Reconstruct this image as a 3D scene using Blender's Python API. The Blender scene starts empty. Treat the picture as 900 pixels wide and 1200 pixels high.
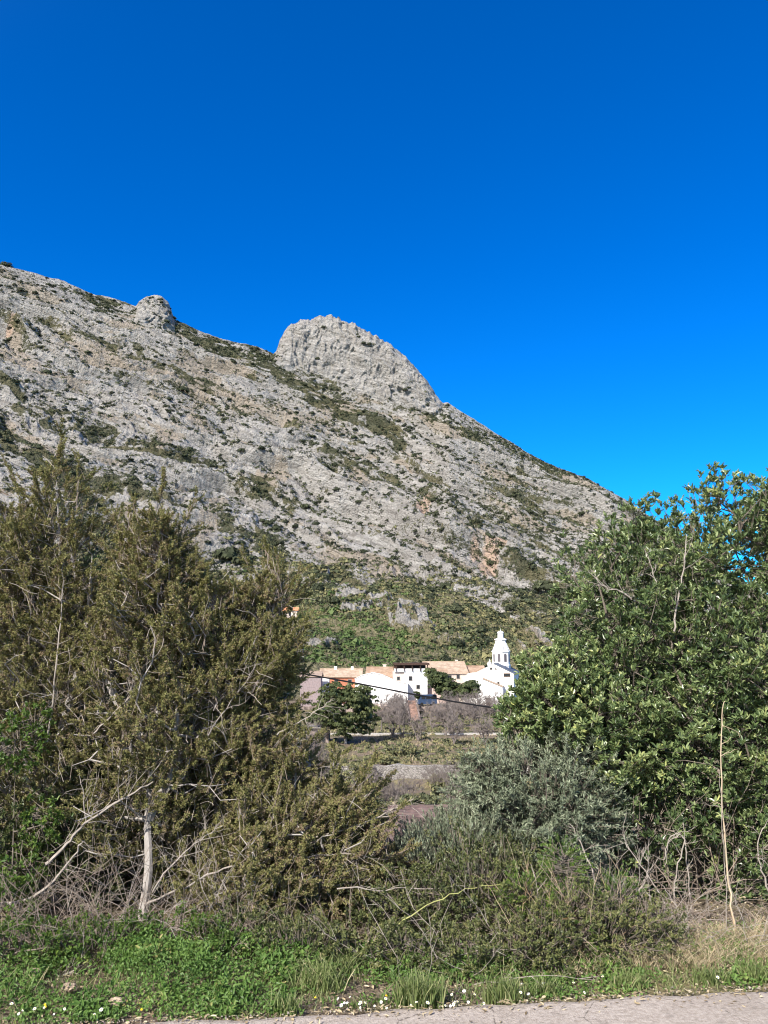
import bpy, math
import numpy as np
from math import radians as R

RNG = np.random.default_rng(7)
scene = bpy.context.scene
COL = scene.collection
PITCH = R(10.0); FPX = 924.0; CAMZ = 1.6
CP, SP = math.cos(PITCH), math.sin(PITCH)

# ------------------------------------------------------------------ camera maths
def ray(px, py):
    x = (px - 450.0) / FPX; v = (600.0 - py) / FPX
    return np.array([x, CP - v * SP, SP + v * CP])
def at(px, py, Y):
    d = ray(px, py); d = d * (Y / d[1])
    return np.array([d[0], d[1], d[2] + CAMZ])
def gnd(px, py, z=0.0):
    d = ray(px, py); t = (z - CAMZ) / d[2]
    return np.array([d[0] * t, d[1] * t, z])
def project(P):
    X, Y, Z = P[..., 0], P[..., 1], P[..., 2] - CAMZ
    f = Y * CP + Z * SP; u = -Y * SP + Z * CP
    return 450 + FPX * X / f, 600 - FPX * u / f
def azte(px, py):
    d = ray(px, py); return math.atan2(d[0], d[1]), d[2] / math.hypot(d[0], d[1])

# ------------------------------------------------------------------ noise
def _h(ix, iy, s):
    n = (ix.astype(np.int64) * 374761393 + iy.astype(np.int64) * 668265263 + s * 1442695041) & 0xFFFFFFFF
    n = ((n ^ (n >> 13)) * 1274126177) & 0xFFFFFFFF
    return ((n ^ (n >> 16)) & 0xFFFF) / 65535.0 * 2 * math.pi
def pn(x, y, s=0):
    x = np.asarray(x, float); y = np.asarray(y, float)
    x0 = np.floor(x); y0 = np.floor(y); fx = x - x0; fy = y - y0
    u = fx * fx * fx * (fx * (fx * 6 - 15) + 10); v = fy * fy * fy * (fy * (fy * 6 - 15) + 10)
    def g(dx, dy):
        a = _h(x0 + dx, y0 + dy, s); return np.cos(a) * (fx - dx) + np.sin(a) * (fy - dy)
    n = (g(0, 0) * (1 - u) + g(1, 0) * u) * (1 - v) + (g(0, 1) * (1 - u) + g(1, 1) * u) * v
    return n * 1.4
def fbm(x, y, o=4, s=0, g=.5):
    t = 0; a = 1
    for k in range(o):
        t = t + a * pn(x * 2 ** k, y * 2 ** k, s + k * 17); a *= g
    return t
def ridged(x, y, o=4, s=0, g=.5):
    t = 0; a = 1
    for k in range(o):
        t = t + a * (1 - 2 * np.abs(pn(x * 2 ** k, y * 2 ** k, s + k * 17))); a *= g
    return t
def ss(a, b, x):
    t = np.clip((x - a) / (b - a), 0, 1); return t * t * (3 - 2 * t)
def nrm(v):
    return v / np.maximum(np.linalg.norm(v, axis=-1, keepdims=True), 1e-9)
def rnd3(n):
    return nrm(RNG.normal(size=(n, 3)))

# ------------------------------------------------------------------ mesh building
class MB:
    """collects vertices, faces (any size), a tint per vertex"""
    def __init__(s): s.V = []; s.F = []; s.T = []; s.M = []; s.n = 0
    def add(s, V, F, tint=0.5, m=0):
        V = np.asarray(V, float).reshape(-1, 3); F = np.asarray(F, np.int64)
        s.V.append(V); s.F.append(F + s.n)
        s.T.append(np.broadcast_to(np.asarray(tint, float), (len(V),)).copy()); s.M.append(m); s.n += len(V); return s
    def box(s, c, d, tint=.5, m=0, rz=0):
        c = np.array(c, float); d = np.array(d, float) / 2
        q = np.array([[x, y, z] for z in (-1, 1) for y in (-1, 1) for x in (-1, 1)]) * d
        if rz: q = q @ np.array([[math.cos(rz), math.sin(rz), 0], [-math.sin(rz), math.cos(rz), 0], [0, 0, 1]])
        return s.add(q + c, [[0, 2, 3, 1], [4, 5, 7, 6], [0, 1, 5, 4], [2, 6, 7, 3], [0, 4, 6, 2], [1, 3, 7, 5]], tint, m)
    def prism(s, poly, y0, y1, tint=.5, m=0):   # poly in x,z extruded along y
        n = len(poly)
        V = [[p[0], y0, p[1]] for p in poly] + [[p[0], y1, p[1]] for p in poly]
        for i in range(n):
            j = (i + 1) % n; s.add([V[i], V[j], V[n + j], V[n + i]], [[0, 1, 2, 3]], tint, m)
        s.add(V[:n], [list(range(n))], tint, m); s.add(V[n:], [list(range(n))[::-1]], tint, m); return s
    def lathe(s, prof, c, n=8, tint=.5, m=0, rot=0):
        a = np.arange(n) * 2 * math.pi / n + rot
        V = np.array([[c[0] + r * math.cos(t), c[1] + r * math.sin(t), c[2] + z] for r, z in prof for t in a])
        F = [[k * n + i, k * n + (i + 1) % n, (k + 1) * n + (i + 1) % n, (k + 1) * n + i] for k in range(len(prof) - 1) for i in range(n)]
        s.add(V, F, tint, m)
        s.add(V[-n:], [list(range(n))], tint, m); return s
    def build(s, name, mats, parent=None, origin=None, smooth=False):
        V = np.concatenate(s.V); T = np.concatenate(s.T)
        if origin is not None: V = V - np.asarray(origin, float)
        me = bpy.data.meshes.new(name)
        me.vertices.add(len(V)); me.vertices.foreach_set('co', V.astype(np.float32).ravel())
        li = np.concatenate([f.ravel() for f in s.F]); cnt = np.concatenate([np.full(f.shape[0], f.shape[1]) for f in s.F])
        mi = np.concatenate([np.full(f.shape[0], m) for f, m in zip(s.F, s.M)])
        st = np.concatenate([[0], np.cumsum(cnt)[:-1]])
        me.loops.add(len(li)); me.loops.foreach_set('vertex_index', li.astype(np.int32))
        me.polygons.add(len(cnt)); me.polygons.foreach_set('loop_start', st.astype(np.int32))
        me.polygons.foreach_set('material_index', mi.astype(np.int32))
        me.polygons.foreach_set('use_smooth', np.full(len(cnt), smooth))
        at_ = me.attributes.new('tint', 'FLOAT', 'POINT'); at_.data.foreach_set('value', T.astype(np.float32))
        me.update(calc_edges=True); me.validate()
        for m in (mats if isinstance(mats, (list, tuple)) else [mats]): me.materials.append(m)
        o = bpy.data.objects.new(name, me); COL.objects.link(o)
        if parent: o.parent = parent
        return o
def fattr(o, name, arr):
    a = o.data.attributes.new(name, 'FLOAT', 'POINT'); a.data.foreach_set('value', np.asarray(arr, np.float32).ravel())
def tag(o, label=None, cat=None, group=None, kind=None):
    if label: o['label'] = label
    if cat: o['category'] = cat
    if group: o['group'] = group
    if kind: o['kind'] = kind
    return o
def thing(name, loc, label, cat, group=None):
    o = bpy.data.objects.new(name, None); COL.objects.link(o); o.location = [float(v) for v in loc]
    o.empty_display_size = .2
    return tag(o, label, cat, group)

# ------------------------------------------------------------------ tubes, leaves, blades
def tubes(mb, P0, P1, r0, r1, n=4, tint=.5):
    P0 = np.atleast_2d(P0); P1 = np.atleast_2d(P1); N = len(P0)
    d = nrm(P1 - P0); h = np.where(np.abs(d[:, 2:3]) > .9, np.array([[1., 0, 0]]), np.array([[0, 0, 1.]]))
    a = nrm(np.cross(d, h)); b = np.cross(d, a); an = np.arange(n) * 2 * math.pi / n
    ring = a[:, None] * np.cos(an)[None, :, None] + b[:, None] * np.sin(an)[None, :, None]
    V = np.concatenate([P0[:, None] + ring * np.asarray(r0, float).reshape(-1, 1, 1), P1[:, None] + ring * np.asarray(r1, float).reshape(-1, 1, 1)], 1)
    F = np.array([[i, (i + 1) % n, n + (i + 1) % n, n + i] for i in range(n)])
    F = (F[None] + (np.arange(N) * 2 * n)[:, None, None]).reshape(-1, 4)
    t = np.broadcast_to(np.asarray(tint, float), (N,))
    mb.add(V.reshape(-1, 3), F, np.repeat(t, 2 * n))
def polytube(mb, pts, r, n=6, tint=.5, wob=0.0, sub=4):
    """smooth continuous tube through points; r list of radii"""
    pts = np.array(pts, float); m = len(pts); t = np.arange(m)
    tt = np.linspace(0, m - 1, (m - 1) * sub + 1)
    def cr(k):
        out = []
        for x in tt:
            i = min(int(x), m - 2); f = x - i
            p0 = k[max(i - 1, 0)]; p1 = k[i]; p2 = k[i + 1]; p3 = k[min(i + 2, m - 1)]
            out.append(.5 * ((2 * p1) + (-p0 + p2) * f + (2 * p0 - 5 * p1 + 4 * p2 - p3) * f * f + (-p0 + 3 * p1 - 3 * p2 + p3) * f ** 3))
        return np.array(out)
    Q = cr(pts) if m > 2 else np.array([pts[0] + (pts[1] - pts[0]) * x for x in tt]); rr = np.interp(tt, t, r)
    if wob: Q = Q + RNG.normal(size=Q.shape) * wob
    T = nrm(np.gradient(Q, axis=0)); h = np.array([0.3, 1., .1]); a = nrm(np.cross(T, h)); b = np.cross(T, a)
    an = np.arange(n) * 2 * math.pi / n
    V = Q[:, None] + (a[:, None] * np.cos(an)[None, :, None] + b[:, None] * np.sin(an)[None, :, None]) * (rr[:, None] * (1 + RNG.uniform(-.12, .12, (len(Q), n))))[..., None]
    F = [[k * n + i, k * n + (i + 1) % n, (k + 1) * n + (i + 1) % n, (k + 1) * n + i] for k in range(len(Q) - 1) for i in range(n)]
    mb.add(V.reshape(-1, 3), F, tint); return Q, rr
def leaves(mb, B, D, N, L, W, tint, shape='oval', fold=.25):
    """B base, D direction, N rough normal; arrays (n,3); L, W (n,)"""
    n = len(B); D = nrm(D); S = nrm(np.cross(D, N)); U = np.cross(S, D)
    L = np.broadcast_to(L, (n,))[:, None]; W = np.broadcast_to(W, (n,))[:, None]
    tint = np.broadcast_to(tint, (n,))
    tip = B + D * L - U * L * .12
    if shape == 'oval':
        V = np.stack([B, B + D * L * .3 + S * W * .46 + U * W * fold, B + D * L * .72 + S * W * .42 + U * W * fold * .8, tip,
                      B + D * L * .72 - S * W * .42 + U * W * fold * .8, B + D * L * .3 - S * W * .46 + U * W * fold], 1)
        F = np.array([[0, 1, 2, 3], [3, 4, 5, 0]]); k = 6
    elif shape == 'dia':
        V = np.stack([B, B + D * L * .45 + S * W * .5 + U * W * fold, tip, B + D * L * .45 - S * W * .5 + U * W * fold], 1)
        F = np.array([[0, 1, 2, 3]]); k = 4
    else:
        V = np.stack([B - S * W * .5, B + S * W * .5, tip], 1); F = np.array([[0, 1, 2]]); k = 3
    F = (F[None] + (np.arange(n) * k)[:, None, None]).reshape(-1, F.shape[1])
    mb.add(V.reshape(-1, 3), F, np.repeat(tint, k))
def blades(mb, P, H, W, lean, tint, droop=.35):
    n = len(P); a = RNG.uniform(0, 2 * math.pi, n); A = np.stack([np.cos(a), np.sin(a), np.zeros(n)], 1)
    b = RNG.uniform(0, 2 * math.pi, n); S = np.stack([np.cos(b), np.sin(b), np.zeros(n)], 1)
    H = np.broadcast_to(H, (n,))[:, None]; W = np.broadcast_to(W, (n,))[:, None]; ln = np.broadcast_to(lean, (n,))[:, None]
    up = np.array([[0, 0, 1.]])
    m1 = P + up * H * .5 + A * H * ln * .35; m2 = P + up * H * .85 + A * H * ln * .8; tp = P + up * H * (1 - droop * ln) + A * H * ln * 1.3
    V = np.stack([P - S * W * .5, P + S * W * .5, m1 - S * W * .42, m1 + S * W * .42, m2 - S * W * .26, m2 + S * W * .26, tp], 1)
    o = (np.arange(n) * 7)[:, None]; V = V.reshape(-1, 3); t = np.repeat(np.broadcast_to(tint, (n,)), 7)
    base = mb.n
    Q = np.concatenate([np.array([[0, 1, 3, 2]]) + o, np.array([[2, 3, 5, 4]]) + o]); T3 = np.array([[4, 5, 6]]) + o
    mb.add(V, Q, t); mb.F.append(T3 + base); mb.M.append(0)

def grow(mb, stems, targets, tipr=.003, k=.45, cost=.35, step=.12, bend=.25, rmax=.2, n=4, tint=.5, thick=.03):
    """branches from stem polylines [(pts, radii)] out to every target"""
    P = []; par = []; plen = []; isStem = []
    for pts, _ in stems:
        pts = np.array(pts, float); prev = -1; acc = 0
        for i in range(len(pts) - 1):
            m = max(2, int(np.linalg.norm(pts[i + 1] - pts[i]) / step))
            for j in range(m if i < len(pts) - 2 else m + 1):
                q = pts[i] + (pts[i + 1] - pts[i]) * j / m
                if prev >= 0: acc += np.linalg.norm(q - P[prev])
                P.append(q); par.append(prev); plen.append(acc); isStem.append(True); prev = len(P) - 1
    base = np.array(stems[0][0][0], float)
    order = np.argsort(np.linalg.norm(targets - base, axis=1))
    cap = len(P) + len(targets) * 14 + 10
    A = np.zeros((cap, 3)); A[:len(P)] = P; pl = np.zeros(cap); pl[:len(P)] = plen; n_ = len(P); par = list(par)
    ends = []
    for ti in order:
        t = targets[ti]; d = np.sqrt(((A[:n_] - t) ** 2).sum(1))
        i = int(np.argmin(d + cost * pl[:n_] * .5)); m = int(min(12, max(1, d[i] / step)))
        q0 = A[i]; dd = t - q0; off = RNG.normal(size=3) * d[i] * bend * .35 - np.array([0, 0, d[i] * .1]); prev = i
        for j in range(1, m + 1):
            f = j / m; q = q0 + dd * f + off * math.sin(f * math.pi) + (RNG.normal(size=3) * d[i] * .03 if j < m else 0)
            A[n_] = q; pl[n_] = pl[prev] + np.linalg.norm(q - A[prev]); par.append(prev); prev = n_; n_ += 1
        ends.append(prev)
    cntr = np.zeros(n_); cntr[ends] = 1
    for i in range(n_ - 1, -1, -1):
        if par[i] >= 0: cntr[par[i]] += cntr[i]
    rad = np.minimum(tipr * np.maximum(cntr, 1) ** k, rmax); par = np.array(par)
    idx = np.where((par >= 0))[0]; idx = idx[idx >= len(P)]
    tubes(mb, A[par[idx]], A[idx], np.minimum(rad[par[idx]], rad[idx] * 1.4), rad[idx], n, tint)
    for pts, rr in stems: polytube(mb, pts, rr, 8, tint)
    return A[:n_]

# ------------------------------------------------------------------ materials
def M(name):
    m = bpy.data.materials.new(name); m.use_nodes = True; nt = m.node_tree; nt.nodes.clear()
    out = nt.nodes.new('ShaderNodeOutputMaterial'); return m, nt, out
class G:
    def __init__(s, nt): s.nt = nt
    def n(s, t, **k):
        x = s.nt.nodes.new(t)
        for a, b in k.items(): setattr(x, a, b)
        return x
    def put(s, i, v):
        if isinstance(v, bpy.types.NodeSocket): s.nt.links.new(v, i)
        elif v is not None:
            if isinstance(v, (tuple, list)) and len(v) == 3 and i.type == 'RGBA': v = (*v, 1)
            i.default_value = v
    def math(s, op, a, b=None, c=None, clamp=False):
        x = s.n('ShaderNodeMath', operation=op, use_clamp=clamp); s.put(x.inputs[0], a)
        if b is not None: s.put(x.inputs[1], b)
        if c is not None: s.put(x.inputs[2], c)
        return x.outputs[0]
    def mix(s, f, a, b, mode='MIX'):
        x = s.n('ShaderNodeMix', data_type='RGBA', blend_type=mode); s.put(x.inputs[0], f); s.put(x.inputs[6], a); s.put(x.inputs[7], b); return x.outputs[2]
    def attr(s, name): return s.n('ShaderNodeAttribute', attribute_name=name).outputs['Fac']
    def pos(s): return s.n('ShaderNodeNewGeometry').outputs['Position']
    def mapv(s, v, scale=(1, 1, 1), rot=(0, 0, 0)):
        x = s.n('ShaderNodeMapping'); s.put(x.inputs[0], v); x.inputs['Scale'].default_value = scale; x.inputs['Rotation'].default_value = rot; return x.outputs[0]
    def noise(s, scale, detail=4, rough=.55, vec=None, typ='FBM', dist=0):
        x = s.n('ShaderNodeTexNoise', noise_type=typ); x.inputs['Scale'].default_value = scale; x.inputs['Detail'].default_value = detail
        x.inputs['Roughness'].default_value = rough; x.inputs['Distortion'].default_value = dist
        if vec is not None: s.put(x.inputs['Vector'], vec)
        return x.outputs[0]
    def vor(s, scale, vec=None, feat='F1', out=0):
        x = s.n('ShaderNodeTexVoronoi', feature=feat); x.inputs['Scale'].default_value = scale
        if vec is not None: s.put(x.inputs['Vector'], vec)
        return x.outputs[out]
    def ramp(s, f, stops, interp='LINEAR'):
        x = s.n('ShaderNodeValToRGB'); r = x.color_ramp; r.interpolation = interp
        while len(r.elements) < len(stops): r.elements.new(.5)
        for e, (p, c) in zip(r.elements, stops): e.position = p; e.color = (*c, 1) if len(c) == 3 else c
        s.put(x.inputs[0], f); return x.outputs[0]
    def sstep(s, v, a, b):
        x = s.n('ShaderNodeMapRange', interpolation_type='SMOOTHSTEP'); s.put(x.inputs[0], v); x.inputs[1].default_value = a; x.inputs[2].default_value = b; return x.outputs[0]
    def bump(s, h, strength=.5, dist=.1, normal=None):
        x = s.n('ShaderNodeBump'); s.put(x.inputs['Height'], h); x.inputs['Strength'].default_value = strength; x.inputs['Distance'].default_value = dist
        if normal is not None: s.put(x.inputs['Normal'], normal)
        return x.outputs[0]
    def prin(s, col, rough=.8, spec=.3, normal=None, **k):
        x = s.n('ShaderNodeBsdfPrincipled'); s.put(x.inputs['Base Color'], col); s.put(x.inputs['Roughness'], rough)
        x.inputs['Specular IOR Level'].default_value = spec
        if normal is not None: s.put(x.inputs['Normal'], normal)
        for a, b in k.items(): s.put(x.inputs[a], b)
        return x.outputs[0]

def leaf_mat(name, stops, rough=.5, spec=.4, trans=.25, tcol=None, noise_amt=.25):
    m, nt, out = M(name); g = G(nt)
    t = g.attr('tint'); nz = g.noise(2.3, 2, .5, g.pos()); f = g.math('ADD', t, g.math('MULTIPLY', g.math('SUBTRACT', nz, .5), noise_amt), clamp=True)
    c = g.ramp(f, stops)
    p = g.prin(c, rough, spec)
    if trans:
        tr = g.n('ShaderNodeBsdfTranslucent'); g.put(tr.inputs[0], g.mix(.5, c, tcol or (.25, .32, .05)))
        mx = g.n('ShaderNodeMixShader'); mx.inputs[0].default_value = trans; nt.links.new(p, mx.inputs[1]); nt.links.new(tr.outputs[0], mx.inputs[2]); p = mx.outputs[0]
    nt.links.new(p, out.inputs[0]); return m
def bark_mat(name, a, b, scale=30):
    m, nt, out = M(name); g = G(nt); v = g.mapv(g.pos(), (1, 1, .35))
    nz = g.noise(scale, 5, .65, v); c = g.mix(g.sstep(nz, .3, .7), a, b); c = g.mix(g.attr('tint'), c, b)
    nt.links.new(g.prin(c, .9, .15, g.bump(nz, .6, .01)), out.inputs[0]); return m
def flat_mat(name, col, rough=.8, var=.12, scale=3, spec=.25, bump=.0, metallic=0):
    m, nt, out = M(name); g = G(nt); nz = g.noise(scale, 5, .6, g.pos())
    dk = tuple(c * (1 - var * 1.6) for c in col); lt = tuple(min(1, c * (1 + var)) for c in col)
    c = g.mix(g.sstep(nz, .3, .7), dk, lt)
    nt.links.new(g.prin(c, rough, spec, g.bump(nz, bump, .05) if bump else None, Metallic=metallic), out.inputs[0]); return m

m_juni = leaf_mat('juniper_scale_leaf', [(0, (.035, .038, .016)), (.3, (.10, .105, .04)), (.6, (.2, .2, .075)), (.82, (.3, .29, .115)), (1, (.27, .2, .13))], .6, .25, .25, (.3, .28, .06))
m_carob = leaf_mat('carob_leaf', [(0, (.035, .052, .025)), (.3, (.06, .1, .04)), (.58, (.155, .215, .08)), (.82, (.3, .36, .16)), (1, (.48, .5, .18))], .34, .6, .2, (.38, .42, .08))
m_olive = leaf_mat('wild_olive_leaf', [(0, (.05, .065, .042)), (.45, (.17, .205, .13)), (1, (.42, .46, .32))], .5, .4, .15, (.2, .26, .1))
m_lent = leaf_mat('lentisk_leaf', [(0, (.03, .045, .018)), (.4, (.08, .1, .038)), (.75, (.15, .17, .06)), (1, (.24, .23, .095))], .45, .4, .2, (.16, .24, .04))
m_bright = leaf_mat('bright_shrub_leaf', [(0, (.03, .06, .014)), (.5, (.08, .15, .03)), (1, (.2, .28, .055))], .45, .4, .3)
m_weed = leaf_mat('weed_leaf', [(0, (.04, .075, .016)), (.5, (.1, .185, .04)), (.85, (.18, .28, .07)), (1, (.36, .3, .12))], .5, .35, .3, (.22, .42, .05))
m_grass = leaf_mat('grass_blade', [(0, (.07, .1, .03)), (.4, (.15, .2, .065)), (.7, (.27, .3, .13)), (1, (.5, .42, .25))], .5, .35, .3, (.3, .45, .08))
m_dry = leaf_mat('dry_straw', [(0, (.2, .15, .09)), (.5, (.42, .34, .21)), (1, (.6, .52, .36))], .7, .2, .15, (.5, .4, .2))
m_slope = leaf_mat('slope_foliage', [(0, (.03, .036, .022)), (.35, (.055, .066, .036)), (.65, (.13, .145, .075)), (1, (.24, .225, .11))], .7, .15, .1, (.1, .15, .03), .15)
m_pine = leaf_mat('pine_foliage', [(0, (.025, .038, .016)), (.5, (.07, .09, .035)), (1, (.15, .165, .07))], .6, .2, .15)
m_bark = bark_mat('grey_bark', (.2, .175, .155), (.42, .39, .36))
m_dead = bark_mat('dead_wood', (.2, .17, .14), (.39, .345, .3)); m_bark2 = bark_mat('dark_brown_bark', (.08, .065, .05), (.2, .17, .14))
m_twig = bark_mat('brown_twig', (.13, .1, .08), (.27, .22, .18))
m_bare = bark_mat('bare_tree_bark', (.1, .085, .08), (.22, .19, .175), 6)
m_stalk = bark_mat('cane_stalk', (.32, .16, .07), (.5, .42, .3), 6)
m_green_stem = bark_mat('green_stem', (.22, .25, .07), (.4, .4, .16), 10)

# ------------------------------------------------------------------ mountain
SIL = [(-420, 255), (-250, 270), (-100, 292), (0, 312), (50, 321), (90, 335), (120, 347), (160, 361), (205, 376), (235, 388), (270, 400), (300, 405), (325, 416),
       (360, 427), (400, 442), (450, 464), (505, 474), (525, 472), (560, 495), (590, 514), (620, 532), (655, 550), (690, 562), (715, 577), (740, 592),
       (800, 632), (860, 675), (920, 715), (1000, 750), (1150, 780), (1400, 790)]
CR1 = [(318, 416), (324, 411), (328, 398), (334, 388), (341, 380), (350, 375), (372, 373), (385, 370), (398, 373), (412, 379), (428, 387), (443, 396), (458, 405), (472, 416), (484, 426), (494, 438), (502, 450), (510, 462), (519, 472)]
CR2 = [(158, 362), (163, 353), (172, 347), (181, 345), (190, 348), (197, 356), (202, 368), (206, 375)]
def sil_te(az, pts):
    A = np.array([azte(*p) for p in pts]); return np.interp(az, A[:, 0], A[:, 1], left=-9, right=-9)
NC, NR = 1150, 760
azs = np.concatenate([np.linspace(-.66, -.5, 50), np.linspace(-.498, .498, NC - 100), np.linspace(.5, .75, 50)]); NC = len(azs)
te_r = sil_te(azs, SIL); te_r = np.where(te_r < -5, te_r[len(te_r) // 2] * 0 + -.02, te_r)
te_r += .0008 * fbm(azs * 40, azs * 0 + 3.1, 2, 5)
te_c = np.maximum(sil_te(azs, CR1), sil_te(azs, CR2)); H = np.maximum(te_c - te_r, 0)
H = H * (1 + .05 * fbm(azs * 120, azs * 0 + .7, 3, 9))
R0 = 222.0; R1 = 850 + 30 * fbm(azs * 4, azs * 0, 2, 31)
KS = np.array([0, .1, .22, .36, .5, .65, .8, .93, 1.0, 1.15, 1.4]); KV = np.array([0, .13, .28, .43, .55, .68, .81, .94, 1.0, .96, .75])
GX = np.zeros((NR, NC)); GY = GX.copy(); GZ = GX.copy(); CRG = GX.copy()
tf = np.linspace(0, 1.4, 2600)
tf_s = np.interp(tf, KS, KV); ker = np.ones(61) / 61; tf_s2 = np.convolve(np.pad(tf_s, 30, mode='edge'), ker, 'valid')
for i, a in enumerate(azs):
    r = R0 + (R1[i] - R0) * tf; te = -.058 + (te_r[i] + .058) * tf_s2
    rc = R1[i] - 40 - 25 * H[i] / .05 * 0
    cm = ss(0, 1, (r - rc) / 26.0) * (1 - ss(0, 1, (r - rc - 110) / 60))
    z = CAMZ + r * (te + H[i] * cm * 1.0)
    L = np.concatenate([[0], np.cumsum(np.hypot(np.diff(r) * .45, np.diff(z)))])
    # fewer samples behind the ridge
    w = np.interp(tf, [0, 1.08, 1.1, 1.4], [1, 1, .12, .12]); L = np.concatenate([[0], np.cumsum(np.diff(L) * w[1:])])
    L1, L2 = np.interp(rc - 2, r, L), np.interp(rc + 34, r, L); q = np.concatenate([np.linspace(0, L1, 620), np.linspace(L1, L2, 101)[1:], np.linspace(L2, L[-1], 41)[1:]]); rr = np.interp(q, L, r); zz = np.interp(q, L, z)
    GX[:, i] = rr * math.sin(a); GY[:, i] = rr * math.cos(a); GZ[:, i] = zz; CRG[:, i] = np.interp(q, L, cm * min(1, H[i] / .02))
P0 = np.stack([GX, GY, GZ], -1); PX, PY = project(P0)
RR = np.hypot(GX, GY); AZ = np.broadcast_to(azs, GX.shape)
def polydist(px, py, pts):
    d = np.full(px.shape, 1e9)
    for (x0, y0), (x1, y1) in zip(pts[:-1], pts[1:]):
        t = np.clip(((px - x0) * (x1 - x0) + (py - y0) * (y1 - y0)) / ((x1 - x0) ** 2 + (y1 - y0) ** 2), 0, 1)
        d = np.minimum(d, np.hypot(px - x0 - t * (x1 - x0), py - y0 - t * (y1 - y0)))
    return d
yb = np.interp(PX, [0, 100, 200, 260, 330, 420, 520, 600, 680, 760, 900], [600, 612, 625, 640, 640, 655, 672, 690, 700, 735, 790])
u, v = GX, RR * .8 + GZ
c = GZ + .40 * GX + 20 * fbm(u / 150, v / 150, 3, 61) + .22 * np.maximum(GX, 0)            # strata coordinate (metres)
foot = ss(-10, 50, PY - yb + 22 * fbm(u / 45, v / 45, 3, 71))
rocky = 1 - .75 * foot
def stair(c, per, sharp, off=0):
    q = c / per + off; f = q - np.floor(q); S = ss(.5 - sharp, .5 + sharp, f); return (S - f) * per
mod1 = ss(-.3, .6, fbm(u / 140, c / 60, 3, 81)); mod2 = ss(-.3, .5, fbm(u / 60, c / 25, 3, 91))
d = 9 * fbm(u / 170, v / 170, 3, 1) * ss(240, 330, RR)
mod3 = ss(-.35, .35, fbm(u / 22, c / 12, 3, 97))
d += rocky * (stair(c + 6 * fbm(u / 80, v / 80, 2, 2), 40, .12) * .7 * mod1 + stair(c + 4 * fbm(u / 30, v / 30, 3, 4), 12.5, .16) * .62 * mod2 + stair(c + 2 * fbm(u / 13, v / 13, 3, 14), 4.6, .2) * .6 * mod3)
d += rocky * (3.2 * ridged(u / 80, c / 16, 4, 21) + 1.5 * (ridged(u / 17, c / 4.2, 3, 22) - .6) * (.3 + .9 * mod3) + .9 * (ridged(u / 6, v / 6, 3, 25) - .5) * (.3 + mod2) + .55 * fbm(u / 2.4, v / 2.4, 3, 23))
d += foot * (1.8 * fbm(u / 14, v / 14, 4, 24) + 2.6 * stair(c, 9, .2) * .12)
outc = ss(.16, .44, fbm(u / 24, c / 10, 4, 33) + .35 * np.exp(-((PX - 455) / 45) ** 2 - ((PY - 728) / 22) ** 2) - .16 - .3 * ss(520, 600, PX)) * foot
d += outc * 3.0 * (ridged(u / 6, v / 6, 3, 35))
fade = ss(222, 262, RR)
d *= fade
d *= 1 - .75 * ss(.86, .99, (RR - R0) / (R1[None] - R0))
d *= 1 - ss(.85, 1.0, CRG) * .3
crk = ridged(AZ * 850 / 11 + .9 * fbm(AZ * 850 / 24, GZ / 24, 3, 44), GZ / 26 + .5 * fbm(AZ * 850 / 15, GZ / 20, 2, 46), 4, 41)
gul = ridged(AZ * 850 / 30 + .8 * fbm(AZ * 850 / 40, GZ / 40, 2, 48), GZ / 45, 3, 43)
onc = ss(.02, .2, CRG)
nh = np.stack([-np.sin(AZ), -np.cos(AZ), 0 * AZ], -1)
P = P0 + (nh * .55 + np.array([0, 0, .75])) * (d * (1 - .6 * onc))[..., None] + nh * (onc * (2.1 * (crk - .5) + 2.2 * (gul - .5) + 3.0 * fbm(AZ * 850 / 36, GZ / 30, 3, 47, .5) + .9 * ridged(AZ * 850 / 12 + GZ / 16, GZ / 9, 3, 49)))[..., None]
ledge = np.clip(-(stair(c, 34, .16) / 34) * mod1 * 1.2 + -(stair(c, 12.5, .18) / 12.5) * mod2, -1, 1)
belt = 0
for pts, w, a in [([(112, 346), (160, 362), (205, 384), (260, 408), (330, 444), (420, 488), (470, 520)], 9, 1.0), ([(-40, 458), (0, 466), (60, 490), (150, 520), (250, 552), (340, 590)], 7, .8),
                  ([(60, 385), (120, 405), (200, 432), (250, 462)], 5, .55), ([(0, 520), (40, 548), (110, 600)], 17, .9), ([(380, 432), (450, 470), (500, 488), (560, 520)], 7, .7),
                  ([(300, 400), (340, 425), (390, 452)], 9, .75), ([(380, 540), (440, 560), (520, 600), (560, 625)], 5, .5), ([(250, 480), (330, 500), (420, 520)], 4, .45), ([(80, 560), (200, 600), (330, 640)], 9, .6)]:
    belt = np.maximum(belt, a * 1.25 * ss(-.6, .1, fbm(u / 16, c / 5, 3, 58)) * np.exp(-(polydist(PX, PY + 9 * fbm(u / 26, v / 26, 3, 55), pts) / (w * .95)) ** 2))
veg = np.clip(.95 * foot * (1 - .9 * outc) + belt + .5 * ledge + .4 * ss(.05, .4, fbm(u / 75, c / 5, 4, 57)) + .22 * ss(480, 640, PX) * ss(460, 560, PY) + .12 * ss(-.2, .3, fbm(u / 12, v / 12, 3, 59)) , 0, 1.1) * (1 - .85 * onc)
soil = np.clip(ss(.0, .5, fbm(u / 70, c / 26, 3, 77)) * .8 + .25 * ledge + .6 * np.exp(-(polydist(PX, PY, [(60, 400), (110, 410), (290, 480), (400, 500)]) / 26) ** 2), 0, 1) * (1 - onc)
scar = 0
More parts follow.
